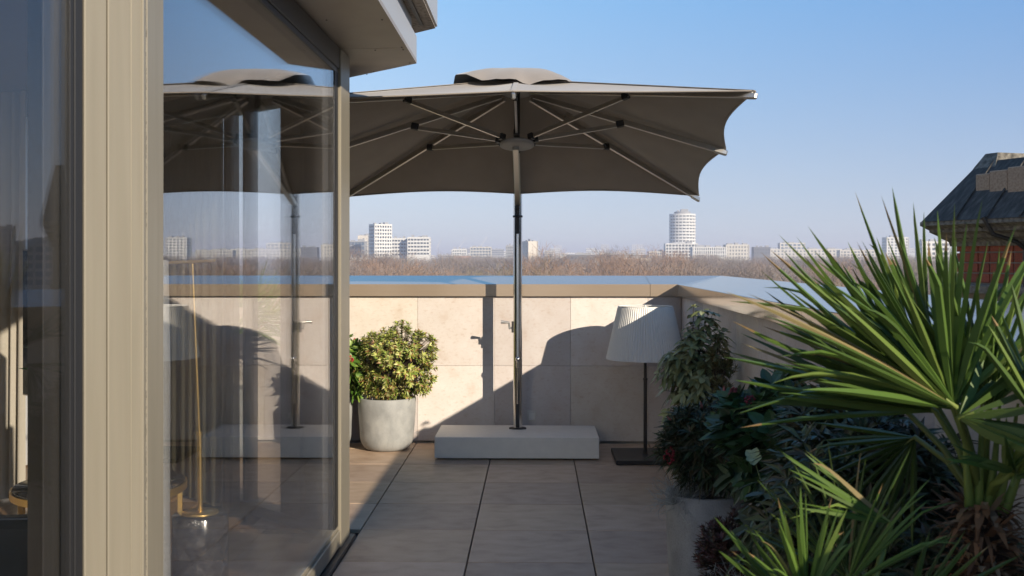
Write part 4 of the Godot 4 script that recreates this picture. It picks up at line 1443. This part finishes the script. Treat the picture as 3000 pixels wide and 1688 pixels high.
func palm_far() -> void:
	var top := V(-2.22, 0.86, 7.72)
	var p := thing("fan_palm", "fan palm in a tall pale planter seen through the canted window", "palm", V(-2.22, 0.45, 7.72), "fan palms")
	fibres(p, top, 0.5, 0.045, 120)
	for k in 16:
		var a := TAU * k / 16.0 + 0.3
		var d := Vector3(cos(a), [0.5, 1.1, 0.1, 1.6, 0.8][k % 5], -sin(a) * 0.8).normalized()
		var hub := top + d * 0.26
		frond(p, top, hub, d, Vector3(0, 0.6, 1), 0.40, 15, 60, 0.02, 1.5)

# ---------------------------------------------------------------- the neighbouring gable
func gable() -> void:
	var g := thing("brick_gable", "red brick gable with sooty stone cornice and lead roof beyond the parapet", "building", V(3.13, -20, 8.02))
	var st := S()
	bx(st, Vector3(3.15, -20.0, 8.03), Vector3(8.5, 1.55, 10.0))
	done(st, "wall", M.mortar, g)
	# bricks of the face in view
	var course := 0
	var y := 1.262
	while y < 1.52:
		var x := 3.13 - (0.1125 if course % 2 == 1 else 0.0)
		var k := 0
		while x < 4.6:
			var w := 0.2135 if (k + course) % 2 == 0 else 0.101
			var x0 := maxf(x, 3.13)
			if x + w > x0 + 0.02:
				st = S()
				bx(st, Vector3(x0, y, 8.02 + rng.randf_range(-0.002, 0.002)), Vector3(x + w, y + 0.064, 8.05), 0.003)
				done(st, "brick", M.brick[rng.randi() % 5], g)
			x += w + 0.0105
			k += 1
		y += 0.0745
		course += 1
	# stone: string course, cornice in steps
	st = S()
	bx(st, Vector3(3.08, 1.18, 7.96), Vector3(8.5, 1.245, 10.05), 0.008)
	done(st, "string_course", M.oldstone, g)
	var mould := [Vector2(-0.05, 1.525), Vector2(0.03, 1.525), Vector2(0.04, 1.556), Vector2(0.062, 1.572), Vector2(0.108, 1.585), Vector2(0.13, 1.612), Vector2(0.19, 1.628), Vector2(0.19, 1.655), Vector2(0.235, 1.668), Vector2(0.262, 1.677), Vector2(0.262, 1.705), Vector2(-0.05, 1.705)]
	for part in [[3.10, 3.597, 0.2], [3.60, 4.197, 0.0], [4.20, 8.5, 0.0]]:
		st = S()
		var a := []
		var b := []
		for p in mould:
			a.append(V(part[0] - p.x * part[2], p.y, 8.02 - p.x))
			b.append(V(part[1], p.y, 8.02 - p.x))
		coping(st, b, a)
		done(st, "cornice_stone", M.oldstone, g)
	# downpipe
	st = S()
	tube(st, [V(3.82, 1.5, 7.99), V(3.82, 0.6, 7.99)], [0.018, 0.018], 10)
	tube(st, [V(3.70, 1.72, 7.74), V(3.73, 1.60, 7.80), V(3.80, 1.55, 7.93), V(3.82, 1.5, 7.99)], [0.016], 8)
	done(st, "downpipe", M.dark, g)
	# lead-covered roof slope with standing seams, raised stone at its end, terracotta blocks along the slope
	st = S()
	slab(st, [V(3.07, 1.706, 7.75), V(8.5, 1.706, 7.75), V(8.5, 1.706, 10.1), V(3.07, 1.706, 10.1)], [V(3.28, 2.14, 8.10), V(8.5, 2.14, 8.10), V(8.5, 2.14, 9.8), V(3.28, 2.14, 9.8)])
	done(st, "roof", M.slate, g)
	for x in [3.42, 3.72, 4.02, 4.32]:
		st = S()
		bar(st, V(x, 1.712, 7.752), V(x, 2.14, 8.102), 0.014, 0.022, Vector3(0, 0.7, 0.7))
		done(st, "standing_seam", M.slate, g)
	st = S()
	slab(st, [V(3.25, 2.09, 8.06), V(3.47, 2.09, 8.06), V(3.47, 2.09, 8.5), V(3.25, 2.09, 8.5)], [V(3.30, 2.20, 8.13), V(3.42, 2.20, 8.13), V(3.42, 2.20, 8.45), V(3.30, 2.20, 8.45)])
	done(st, "ridge_stone", M.oldstone, g)
	var x := 3.43
	for k in 6:
		var w: float = [0.145, 0.18, 0.17, 0.18, 0.18, 0.18][k]
		st = S()
		bx(st, Vector3(x, 1.86, 7.92 - 0.012 * k), Vector3(x + w - 0.008, 2.035 + 0.012 * k, 8.14), 0.006)
		done(st, "ridge_block", M.terracotta, g)
		x += w
	g.rotation_degrees.y = -70.0

# ---------------------------------------------------------------- the city beyond the park
const GROUND := -20.0

# block of storeys: dark glass inside, a band at each floor, piers between the windows
func block(called: String, label: String, x: float, d: float, w: float, deep: float, top: float, storeys: int, high: float, bays: int, wall: Material, glass: Material, turn := 0.0, band := 0.42, pier := 0.3, category := "building") -> Node3D:
	var b := thing(called, label, category, V(x, GROUND, d))
	b.rotation.y = turn
	var base := top - GROUND
	var st := S()
	cbox(st, Transform3D(Basis(), Vector3(0, base * 0.5 - 0.3, 0)), Vector3(w - 0.8, base - 0.6, deep - 0.8))
	done(st, "glazing", glass, b, false)
	for k in storeys:
		st = S()
		var y := base - high * k
		cbox(st, Transform3D(Basis(), Vector3(0, y - high * band * 0.5, 0)), Vector3(w, high * band, deep))
		done(st, "floor_band", wall, b, false)
	var low := base - high * storeys
	if low > 0.5:
		st = S()
		cbox(st, Transform3D(Basis(), Vector3(0, low * 0.5, 0)), Vector3(w, low, deep))
		done(st, "lower_storeys", wall, b, false)
	if bays > 0:
		var step := w / bays
		for k in bays + 1:
			st = S()
			var px := clampf(-w * 0.5 + step * k, -w * 0.5 + step * pier * 0.5, w * 0.5 - step * pier * 0.5)
			cbox(st, Transform3D(Basis(), Vector3(px, base - high * storeys * 0.5, deep * 0.5 - 0.35)), Vector3(step * pier, high * storeys - 0.1, 0.5))
			done(st, "pier", wall, b, false)
		var n := maxi(1, int(round(deep / step)))
		for k in n + 1:
			var pz := clampf(-deep * 0.5 + deep / n * k, -deep * 0.5 + 0.3, deep * 0.5 - 0.3)
			for s in [-1.0, 1.0]:
				st = S()
				cbox(st, Transform3D(Basis(), Vector3(s * (w * 0.5 - 0.35), base - high * storeys * 0.5, pz)), Vector3(0.5, high * storeys - 0.1, step * pier))
				done(st, "pier", wall, b, false)
	var r := RandomNumberGenerator.new()
	r.seed = int(absf(x) * 13.0 + d)
	for k in 3:
		var s := Vector3(w * r.randf_range(0.08, 0.25), r.randf_range(0.8, 2.2), deep * r.randf_range(0.2, 0.4))
		st = S()
		cbox(st, Transform3D(Basis(), Vector3((k - 1) * 0.3 * w + r.randf_range(-0.05, 0.05) * w, base + s.y * 0.5 - 0.02, r.randf_range(-0.2, 0.2) * deep)), s)
		done(st, "roof_plant", M.grey_wall, b, false)
	return b

func city() -> void:
	var st := S()
	var W: Material = M.white_wall
	var C: Material = M.cream_wall
	var P: Material = M.stone_wall
	var G: Material = M.window_far
	var B: Material = M.blue_glass
	block("office_block", "dark blue glass office block left of the white tower block", -152.8, 900.0, 20.4, 14.0, 16.1, 6, 3.6, 7, M.grey_wall, B, 0.000, 0.22, 0.12)
	block("slab_block", "plain pale slab block behind the dark office block", -168.1, 1050.0, 11.4, 10.0, 24.2, 8, 3.2, 3, C, G, 0.000, 0.80, 0.60)
	block("tower_block", "tall white residential tower block with rows of small windows", -123.2, 850.0, 16.0, 9.0, 28.8, 17, 2.8, 7, W, G, 0.663, 0.45, 0.35)
	block("terrace_block", "white modernist block with stepped window bands beside the tower block", -118.0, 930.0, 13.0, 11.0, 19.2, 5, 3.0, 5, W, G, 0.000, 0.50, 0.20)
	block("terrace_block", "larger white modernist block with stepped window bands", -99.9, 920.0, 19.1, 13.0, 19.9, 5, 3.0, 7, W, G, 0.000, 0.50, 0.20)
	block("low_house", "low white house among trees in front of the tower block", -86.6, 520.0, 11.9, 9.0, 1.9, 2, 3.2, 8, W, G, 0.000, 0.50, 0.40)
	block("low_block", "low white block on the skyline left of the parasol mast", -92.0, 1300.0, 17.4, 12.0, 13.0, 3, 3.2, 6, W, G, 0.000, 0.50, 0.30)
	block("low_block", "low dark block with white upper floors on the skyline", -63.4, 1250.0, 24.7, 14.0, 15.0, 4, 3.3, 7, P, B, 0.000, 0.35, 0.25)
	block("red_house", "low red brick house among the park trees", -60.8, 900.0, 13.8, 10.0, 3.7, 2, 3.2, 6, M.red_wall, G, 0.000, 0.55, 0.45)
	block("slab_block", "grey slab block just left of the parasol mast", -27.1, 1150.0, 8.8, 9.0, 15.4, 7, 3.0, 4, M.grey_wall, G, 0.000, 0.50, 0.40)
	block("slab_block", "cream slab block with blue shaded side right of the parasol mast", -4.8, 1000.0, 10.9, 9.0, 17.7, 8, 2.9, 3, C, G, 0.559, 0.85, 0.70)
	block("terrace_houses", "long cream terrace of houses with tall windows among the trees", 61.7, 760.0, 39.0, 11.0, 1.7, 3, 3.4, 18, C, G, 0.000, 0.45, 0.50)
	block("terrace_houses", "cream terrace of houses with grey attic half hidden by trees", 31.1, 800.0, 25.5, 11.0, 3.0, 3, 3.4, 12, C, G, 0.000, 0.50, 0.50)
	block("attic_storey", "grey slate attic storey above the cream terrace", 52.8, 790.0, 59.2, 8.0, 4.2, 1, 3.0, 22, M.roof_far, G, 0.000, 0.60, 0.50)
	block("far_tower", "faint pale tower far off in the haze left of the round tower", 81.8, 3800.0, 25.4, 22.0, 48.7, 12, 3.4, 4, W, G, 0.000, 0.50, 0.30)
	block("far_tower", "faint pale tower behind the tall bare tree", 234.2, 3600.0, 27.6, 22.0, 48.5, 12, 3.4, 4, W, G, 0.000, 0.50, 0.30)
	block("far_tower", "faint wide pale tower in the haze next to the office podium", 354.0, 3700.0, 42.5, 22.0, 49.8, 12, 3.4, 5, W, G, 0.000, 0.50, 0.30)
	block("podium", "stepped white office wing with square windows beside the round tower", 139.3, 1190.0, 28.1, 16.0, 9.4, 6, 3.4, 12, P, B, 0.000, 0.40, 0.35)
	block("podium", "white square base storeys under the round tower", 160.6, 1185.0, 35.5, 15.0, 18.1, 6, 3.4, 10, W, G, 0.000, 0.35, 0.25)
	block("arcaded_block", "white block with close vertical stone piers right of the round tower", 173.9, 1080.0, 33.8, 16.0, 13.1, 9, 3.4, 16, W, G, 0.000, 0.22, 0.50)
	block("classical_block", "cream stone classical block with rooftop pavilion and mast", 209.3, 1120.0, 24.3, 18.0, 16.1, 6, 3.6, 8, P, G, 0.000, 0.50, 0.55)
	block("classical_block", "long cream stone palace front beyond the side coping", 342.2, 1350.0, 100.7, 20.0, 13.5, 4, 3.8, 22, P, G, 0.000, 0.50, 0.55)
	block("roof_pavilion", "pale pavilion standing on the long palace roof", 326.3, 1370.0, 32.3, 12.0, 21.5, 2, 4.0, 6, P, B, 0.000, 0.40, 0.30)
	block("slate_block", "dark slate-roofed block between the two stone fronts", 272.8, 1300.0, 19.9, 14.0, 15.5, 2, 4.0, 6, M.roof_far, G, 0.000, 0.60, 0.40)
	block("low_block", "low cream block right of the palace front", 388.4, 1300.0, 45.6, 14.0, 11.8, 4, 3.4, 11, P, G, 0.000, 0.50, 0.40)
	block("white_block", "pale block with square windows above the palm tips", 400.8, 1200.0, 24.9, 16.0, 25.2, 8, 3.2, 6, W, G, 0.000, 0.50, 0.40)
	block("white_block", "white block with deep windows beside the brick gable", 302.1, 820.0, 21.7, 14.0, 14.5, 5, 3.4, 6, W, G, 0.000, 0.45, 0.40)
	block("far_tower", "slim grey tower mirrored in the near window facet", 698.0, 45.0, 16.0, 8.0, 20.5, 8, 3.4, 4, M.grey_wall, B, 0.0, 0.40, 0.30)
	block("office_block", "broad grey office block mirrored in the near window facet", 700.0, 70.0, 30.0, 22.0, 14.0, 6, 3.6, 8, M.grey_wall, B, 0.0, 0.40, 0.30)
	block("office_block", "lower grey office block mirrored in the near window facet", 520.0, 40.0, 30.0, 24.0, 8.0, 5, 3.6, 8, M.grey_wall, B, 0.0, 0.40, 0.30)
	for k in [[-373.4, 2098.7, 16.5, 16.1, 2], [-259.1, 1514.5, 9.6, 7.0, 1], [-379.5, 2288.9, 17.1, 14.6, 3], [-266.4, 1665.7, 19.1, 9.9, 3], [-356.9, 2355.0, 13.8, 21.3, 0], [-361.8, 2452.1, 14.8, 16.8, 3], [-274.6, 1934.5, 27.0, 9.1, 2], [-241.4, 1902.1, 13.2, 19.2, 2], [-242.6, 1979.8, 28.4, 11.7, 1], [-238.1, 2131.4, 28.1, 13.8, 3], [-226.1, 2250.2, 31.1, 8.3, 1], [-143.4, 1679.4, 19.7, 7.4, 3], [-167.2, 2285.2, 24.7, 19.9, 1], [-160.7, 2439.3, 15.4, 7.8, 0], [-152.8, 2486.8, 15.8, 24.9, 3], [-85.7, 1548.6, 21.0, 9.6, 0], [-95.8, 2105.9, 23.1, 8.0, 1], [-67.5, 1840.6, 27.0, 18.0, 3], [-56.7, 1948.7, 14.6, 11.7, 0], [-41.7, 1873.8, 27.1, 14.6, 0], [-14.4, 2006.5, 18.3, 13.3, 3], [-5.0, 2392.7, 34.5, 19.8, 1], [23.6, 1784.1, 17.2, 14.7, 1], [38.8, 2138.0, 20.2, 21.6, 0], [46.7, 2012.9, 22.8, 11.1, 1], [67.3, 2038.5, 16.8, 12.5, 0], [83.8, 2001.9, 16.0, 12.3, 1], [109.0, 2333.9, 17.3, 9.9, 1], [121.6, 2349.5, 21.4, 23.5, 0], [138.3, 2384.2, 18.4, 20.2, 0], [104.4, 1606.7, 18.5, 10.0, 1], [180.4, 2390.7, 18.5, 8.2, 0], [200.1, 2473.4, 28.6, 17.3, 1], [235.2, 2553.3, 15.4, 20.2, 0], [236.9, 2410.7, 21.2, 23.0, 1], [218.9, 2070.2, 19.7, 8.9, 2], [220.7, 1961.7, 18.6, 14.6, 3], [299.7, 2537.6, 14.7, 10.0, 3], [308.7, 2520.1, 35.8, 21.6, 2], [283.2, 2070.9, 24.1, 17.0, 1], [363.6, 2443.8, 32.8, 8.2, 0], [404.1, 2494.0, 15.3, 13.2, 1], [359.5, 2134.6, 29.4, 21.7, 0], [394.0, 2229.2, 18.8, 14.5, 3], [294.4, 1624.9, 22.6, 15.5, 3], [362.6, 1887.0, 24.0, 16.9, 3], [362.0, 1763.4, 12.0, 14.9, 0], [464.7, 2191.5, 12.7, 9.1, 0], [474.3, 2179.9, 17.3, 14.3, 0], [336.2, 1502.0, 19.0, 15.2, 0], [468.2, 2031.1, 12.6, 20.4, 0], [393.9, 1672.7, 16.9, 16.6, 3], [463.8, 1896.9, 20.8, 17.0, 1], [380.2, 1503.8, 10.3, 8.2, 0], [518.9, 2006.9, 12.3, 11.5, 3], [574.8, 2185.2, 28.2, 15.7, 1], [506.5, 1846.4, 23.1, 6.8, 3], [593.5, 2089.4, 16.6, 11.2, 0], [479.6, 1643.4, 12.7, 16.8, 1], [705.0, 2370.0, 32.6, 19.7, 2], [714.5, 2304.7, 32.6, 9.7, 3], [747.1, 2307.1, 27.0, 14.4, 0], [677.7, 2020.9, 24.5, 17.4, 3], [550.0, 1609.2, 10.6, 6.9, 0], [848.9, 2437.5, 21.4, 24.3, 0], [907.5, 2547.7, 33.6, 15.5, 0], [748.9, 2062.5, 26.0, 10.8, 0], [787.7, 2108.7, 14.0, 13.5, 0], [645.5, 1697.7, 13.4, 14.7, 3], [975.9, 2532.6, 28.1, 15.8, 0], [992.3, 2522.4, 19.8, 10.6, 0], [853.5, 2137.8, 23.1, 8.0, 2], [1004.6, 2476.3, 23.1, 22.3, 2], [857.6, 2069.0, 28.8, 14.8, 0], [702.1, 1661.2, 20.7, 11.3, 1]]:
		var f := block("far_house", ["low white house on the far edge of the park", "low cream house on the far edge of the park", "low red brick house on the far edge of the park", "low grey house on the far edge of the park"][k[4]], k[0], k[1], k[2], 14.0, k[3], 3, 3.3, 0, [W, C, M.red_wall, M.grey_wall][k[4]], G, 0.0, 0.62, 0.3)
		f.set_meta("group", "low houses beyond the park")

	# the round tower on its podium
	var d := 1200.0
	var t := thing("round_tower", "white cylindrical tower with ring-shaped window bands above the park", "tower", V(164.5, GROUND, d))
	st = S()
	lathe(st, Vector3.ZERO, [Vector2(0, 0), Vector2(14.0, 0), Vector2(14.0, 70.6), Vector2(0, 70.6)], 40, false)
	done(st, "glazing", G, t, false)
	for k in 14:
		st = S()
		var y := 71.2 - k * 3.45
		lathe(st, Vector3.ZERO, [Vector2(13.5, y - 1.9), Vector2(14.7, y - 1.9), Vector2(14.7, y), Vector2(13.5, y)], 40, false)
		done(st, "balcony_ring", W, t, false)
	for k in 22:
		var a := TAU * k / 22
		st = S()
		cbox(st, Transform3D(Basis(Vector3.UP, a), Vector3(cos(a) * 14.1, 48, -sin(a) * 14.1)), Vector3(0.5, 45.5, 0.9))
		done(st, "mullion", W, t, false)
	st = S()
	lathe(st, Vector3(0, 70.6, 0), [Vector2(9.0, 0), Vector2(9.0, 3.2), Vector2(0, 3.2)], 28, false)
	cbox(st, Transform3D(Basis(), Vector3(2, 75, 0)), Vector3(8, 3.4, 6))
	cbox(st, Transform3D(Basis(), Vector3(-5, 74.4, 1)), Vector3(2, 2.4, 3))
	done(st, "roof_plant", M.grey_wall, t, false)
	# slender masts and tower cranes on the skyline
	for k in [[241.0, 1250.0, 3.0, 23.0], [330.0, 1500.0, 2.0, 20.0], [420.0, 1500.0, 2.0, 18.0]]:
		var f := thing("flag_pole", "thin pale mast standing on a distant roof", "mast", V(k[0], GROUND + 18.0, k[1]), "masts on far roofs")
		st = S()
		tube(st, [V(k[0], GROUND + 18.0, k[1]), V(k[0], k[3], k[1])], [0.35, 0.2], 6)
		done(st, "pole", W, f)
	for k in [[-290.0, 3200.0, 0.5], [-225.0, 3200.0, 0.9], [-150.0, 3000.0, 0.7]]:
		var f := thing("tower_crane", "faint tower crane with raised jib in the far haze", "crane", V(k[0], GROUND, k[1]), "cranes in the far haze")
		st = S()
		bar(st, V(k[0], GROUND, k[1]), V(k[0], 34.0, k[1]), 2.0, 2.0, Vector3.RIGHT)
		done(st, "mast", M.grey_wall, f)
		st = S()
		bar(st, V(k[0] - 5, 32.0, k[1]), V(k[0] + 22 * k[2], 34.0 + 30.0, k[1]), 1.6, 1.6, Vector3.RIGHT)
		done(st, "jib", W, f)

# ---------------------------------------------------------------- ground, hills, trees
func land() -> void:
	var g := structure("ground")
	var st := S()
	quad(st, V(-7000, GROUND, -4000), V(7000, GROUND, -4000), V(7000, GROUND, 9000), V(-7000, GROUND, 9000))
	done(st, "grass", M.grass, g)
	var h := structure("hills")
	st = S()
	st.set_smooth_group(1)
	var n := noise(0.0009, 4)
	for i in 90:
		for j in 6:
			var c := []
			for k in [[i, j], [i + 1, j], [i + 1, j + 1], [i, j + 1]]:
				var x: float = -4500.0 + k[0] * 100.0
				var f: float = k[1] / 6.0
				var top := 34.0 + 26.0 * n.get_noise_2d(x, 40.0) + 6.0 * n.get_noise_2d(x * 6.0, 10.0)
				c.append(V(x, GROUND - 1.0 + (top - GROUND) * sin(f * PI * 0.5), 5600.0 + f * 900.0))
			quad(st, c[0], c[1], c[2], c[3])
	done(st, "ridge", M.hill, h)

func grow(trunk: SurfaceTool, crown: SurfaceTool, p: Vector3, dir: Vector3, long: float, rad: float, level: int, r: RandomNumberGenerator) -> void:
	var bend := Vector3(r.randf_range(-1, 1), r.randf_range(-0.4, 0.8), r.randf_range(-1, 1)) * 0.16
	var mid := p + dir * long * 0.5
	var d2 := (dir + bend).normalized()
	var q := mid + d2 * long * 0.5
	if level <= 1:
		tube(trunk, [p, mid, q], [rad, rad * 0.85, rad * 0.7], 6, false)
	elif level <= 3:
		tube(crown, [p, mid, q], [rad, rad * 0.8, rad * 0.6], 3, false)
	else:
		var s := dir.cross(Vector3(r.randf_range(-1, 1), r.randf_range(-1, 1), r.randf_range(-1, 1))).normalized() * rad
		crown.set_smooth_group(-1)
		tri(crown, p - s, p + s, q)
	if level == 6:
		return
	var kids: int = [6, 4, 4, 3, 4, 3][level]
	for k in kids:
		var open := r.randf_range(0.35, 0.85) if level > 0 else r.randf_range(0.3, 0.95)
		var nd := around(d2, TAU * k / kids + r.randf_range(-0.6, 0.6), open)
		nd = (nd + Vector3.UP * (0.18 if level < 4 else 0.05)).normalized()
		var from := q if level == 0 else p.lerp(q, r.randf_range(0.45, 1.0))
		grow(trunk, crown, from, nd, long * r.randf_range(0.6, 0.82) * (1.15 if level == 0 else 1.0), rad * [0.5, 0.55, 0.5, 0.62, 0.75, 0.7][level], level + 1, r)

# what a tree stands in front of, by its bearing
func before(b: float) -> String:
	for k in [[-0.178, "mirrored or hidden beyond the glazed penthouse"], [-0.13, "below the tall white tower block"], [-0.095, "below the white modernist blocks"], [-0.03, "below the low roofs beside the parasol mast"], [0.005, "below the cream slab block"], [0.055, "before the half-hidden cream terrace"], [0.11, "before the long cream terrace"], [0.15, "below the round tower"], [0.2, "below the pier-fronted white block"], [0.3, "below the long palace front"], [0.4, "behind the tips of the large palm"]]:
		if b < k[0]:
			return k[1]
	return "beyond the brick gable"

func woods() -> void:
	var kinds := []
	for v in 6:
		var r := RandomNumberGenerator.new()
		r.seed = 40 + v * 17
		var trunk := S()
		var crown := S()
		var t := thing("bare_tree", "", "tree", V(0, GROUND, 300), "bare trees of the park")
		grow(trunk, crown, Vector3.ZERO, Vector3(r.randf_range(-0.06, 0.06), 1, r.randf_range(-0.06, 0.06)).normalized(), 6.2, 0.42, 0, r)
		done(trunk, "trunk", M.trunk, t, false)
		var cr := done(crown, "crown", M.twig[v % 4], t, false)
		kinds.append(t)
	var says := ["bare winter tree with grey-brown twigs %s", "bare winter tree with rust-brown twigs %s", "bare winter tree with dark brown twigs %s", "bare winter tree with olive-brown twigs %s"]
	# how high each kind grows, to set the crowns against the horizon
	var tall := []
	for t in kinds:
		var hi := 0.0
		for c in t.get_children():
			hi = maxf(hi, c.mesh.get_aabb().end.y)
		tall.append(hi)
	var r := RandomNumberGenerator.new()
	r.seed = 5
	var used := []
	used.resize(6)
	used.fill(false)
	var spots := []
	var roll := noise(0.012, 2)
	for row in [[150.0, 14, 8.5], [190.0, 16, 9.5], [235.0, 18, 10.5], [285.0, 20, 11.5], [340.0, 22, 12.5], [410.0, 22, 15.0], [490.0, 22, 18.0]]:
		for k in row[1]:
			var d: float = row[0] + r.randf_range(-16, 16)
			var x: float = lerpf(-0.235, 0.58, (k + r.randf_range(0.1, 0.9)) / row[1]) * d
			# the eye is 21.4 m above the park: crowns end a little under or over that
			var lump := roll.get_noise_2d(x / d * 900.0, d * 0.6)
			spots.append([x, d, 21.4 + d * (-0.0025 + 0.034 * lump + r.randf_range(-0.004, 0.003))])
	for s in [[25.5, 360.0, 27.4], [7.0, 420.0, 26.6], [-58.0, 380.0, 24.4], [93.0, 300.0, 23.8], [60.0, 330.0, 23.4], [-18.0, 300.0, 23.0]]:
		spots.append(s)
	for s in spots:
		var v := r.randi() % 6
		if s[2] > 22.9 and s[1] > 280.0 and r.randf() < 0.7:
			v = 2
		var h: float = s[2] / tall[v]
		var size := Vector3(h * r.randf_range(0.95, 1.2), h, h * r.randf_range(0.95, 1.2))
		var o: Node3D
		if not used[v]:
			used[v] = true
			o = kinds[v]
			o.position = V(s[0], GROUND, s[1])
			o.scale = size
			o.rotation.y = r.randf() * TAU
			o.set_meta("label", says[v % 4] % before(s[0] / s[1]))
		else:
			o = again(kinds[v], V(s[0], GROUND, s[1]), r.randf() * TAU, size, says[v % 4] % before(s[0] / s[1]))
	# the farther wood reads as one mass
	for v in 4:
		var mm := MultiMesh.new()
		mm.transform_format = MultiMesh.TRANSFORM_3D
		mm.mesh = kinds[v].get_child(1).mesh
		mm.instance_count = 110
		for k in 110:
			var d := lerpf(540.0, 1050.0, sqrt(r.randf()))
			var x := r.randf_range(-0.24, 0.56) * d
			var h := (22.0 + r.randf_range(-2.5, 4.5)) / float(tall[v])
			mm.set_instance_transform(k, Transform3D(Basis(Vector3.UP, r.randf() * TAU).scaled(Vector3(h * 1.25, h, h * 1.25)), V(x, GROUND, d)))
		var o := MultiMeshInstance3D.new()
		o.name = "far_wood" if v == 0 else "far_wood_%03d" % v
		o.multimesh = mm
		o.material_override = M.twig[[0, 2, 0, 3][v]]
		o.set_meta("kind", "stuff")
		o.set_meta("label", ["hazy grey-brown wood far across the park", "hazy dark wood far across the park", "hazy brown wood far across the park", "hazy olive-brown wood far across the park"][v])
		o.set_meta("category", "wood")
		add_child(o)

func _ready() -> void:
	rng.seed = 2024
	air()
	materials()
	land()
	terrace()
	penthouse()
	interior()
	parasol()
	floor_lamp()
	planting()
	gable()
	city()
	woods()
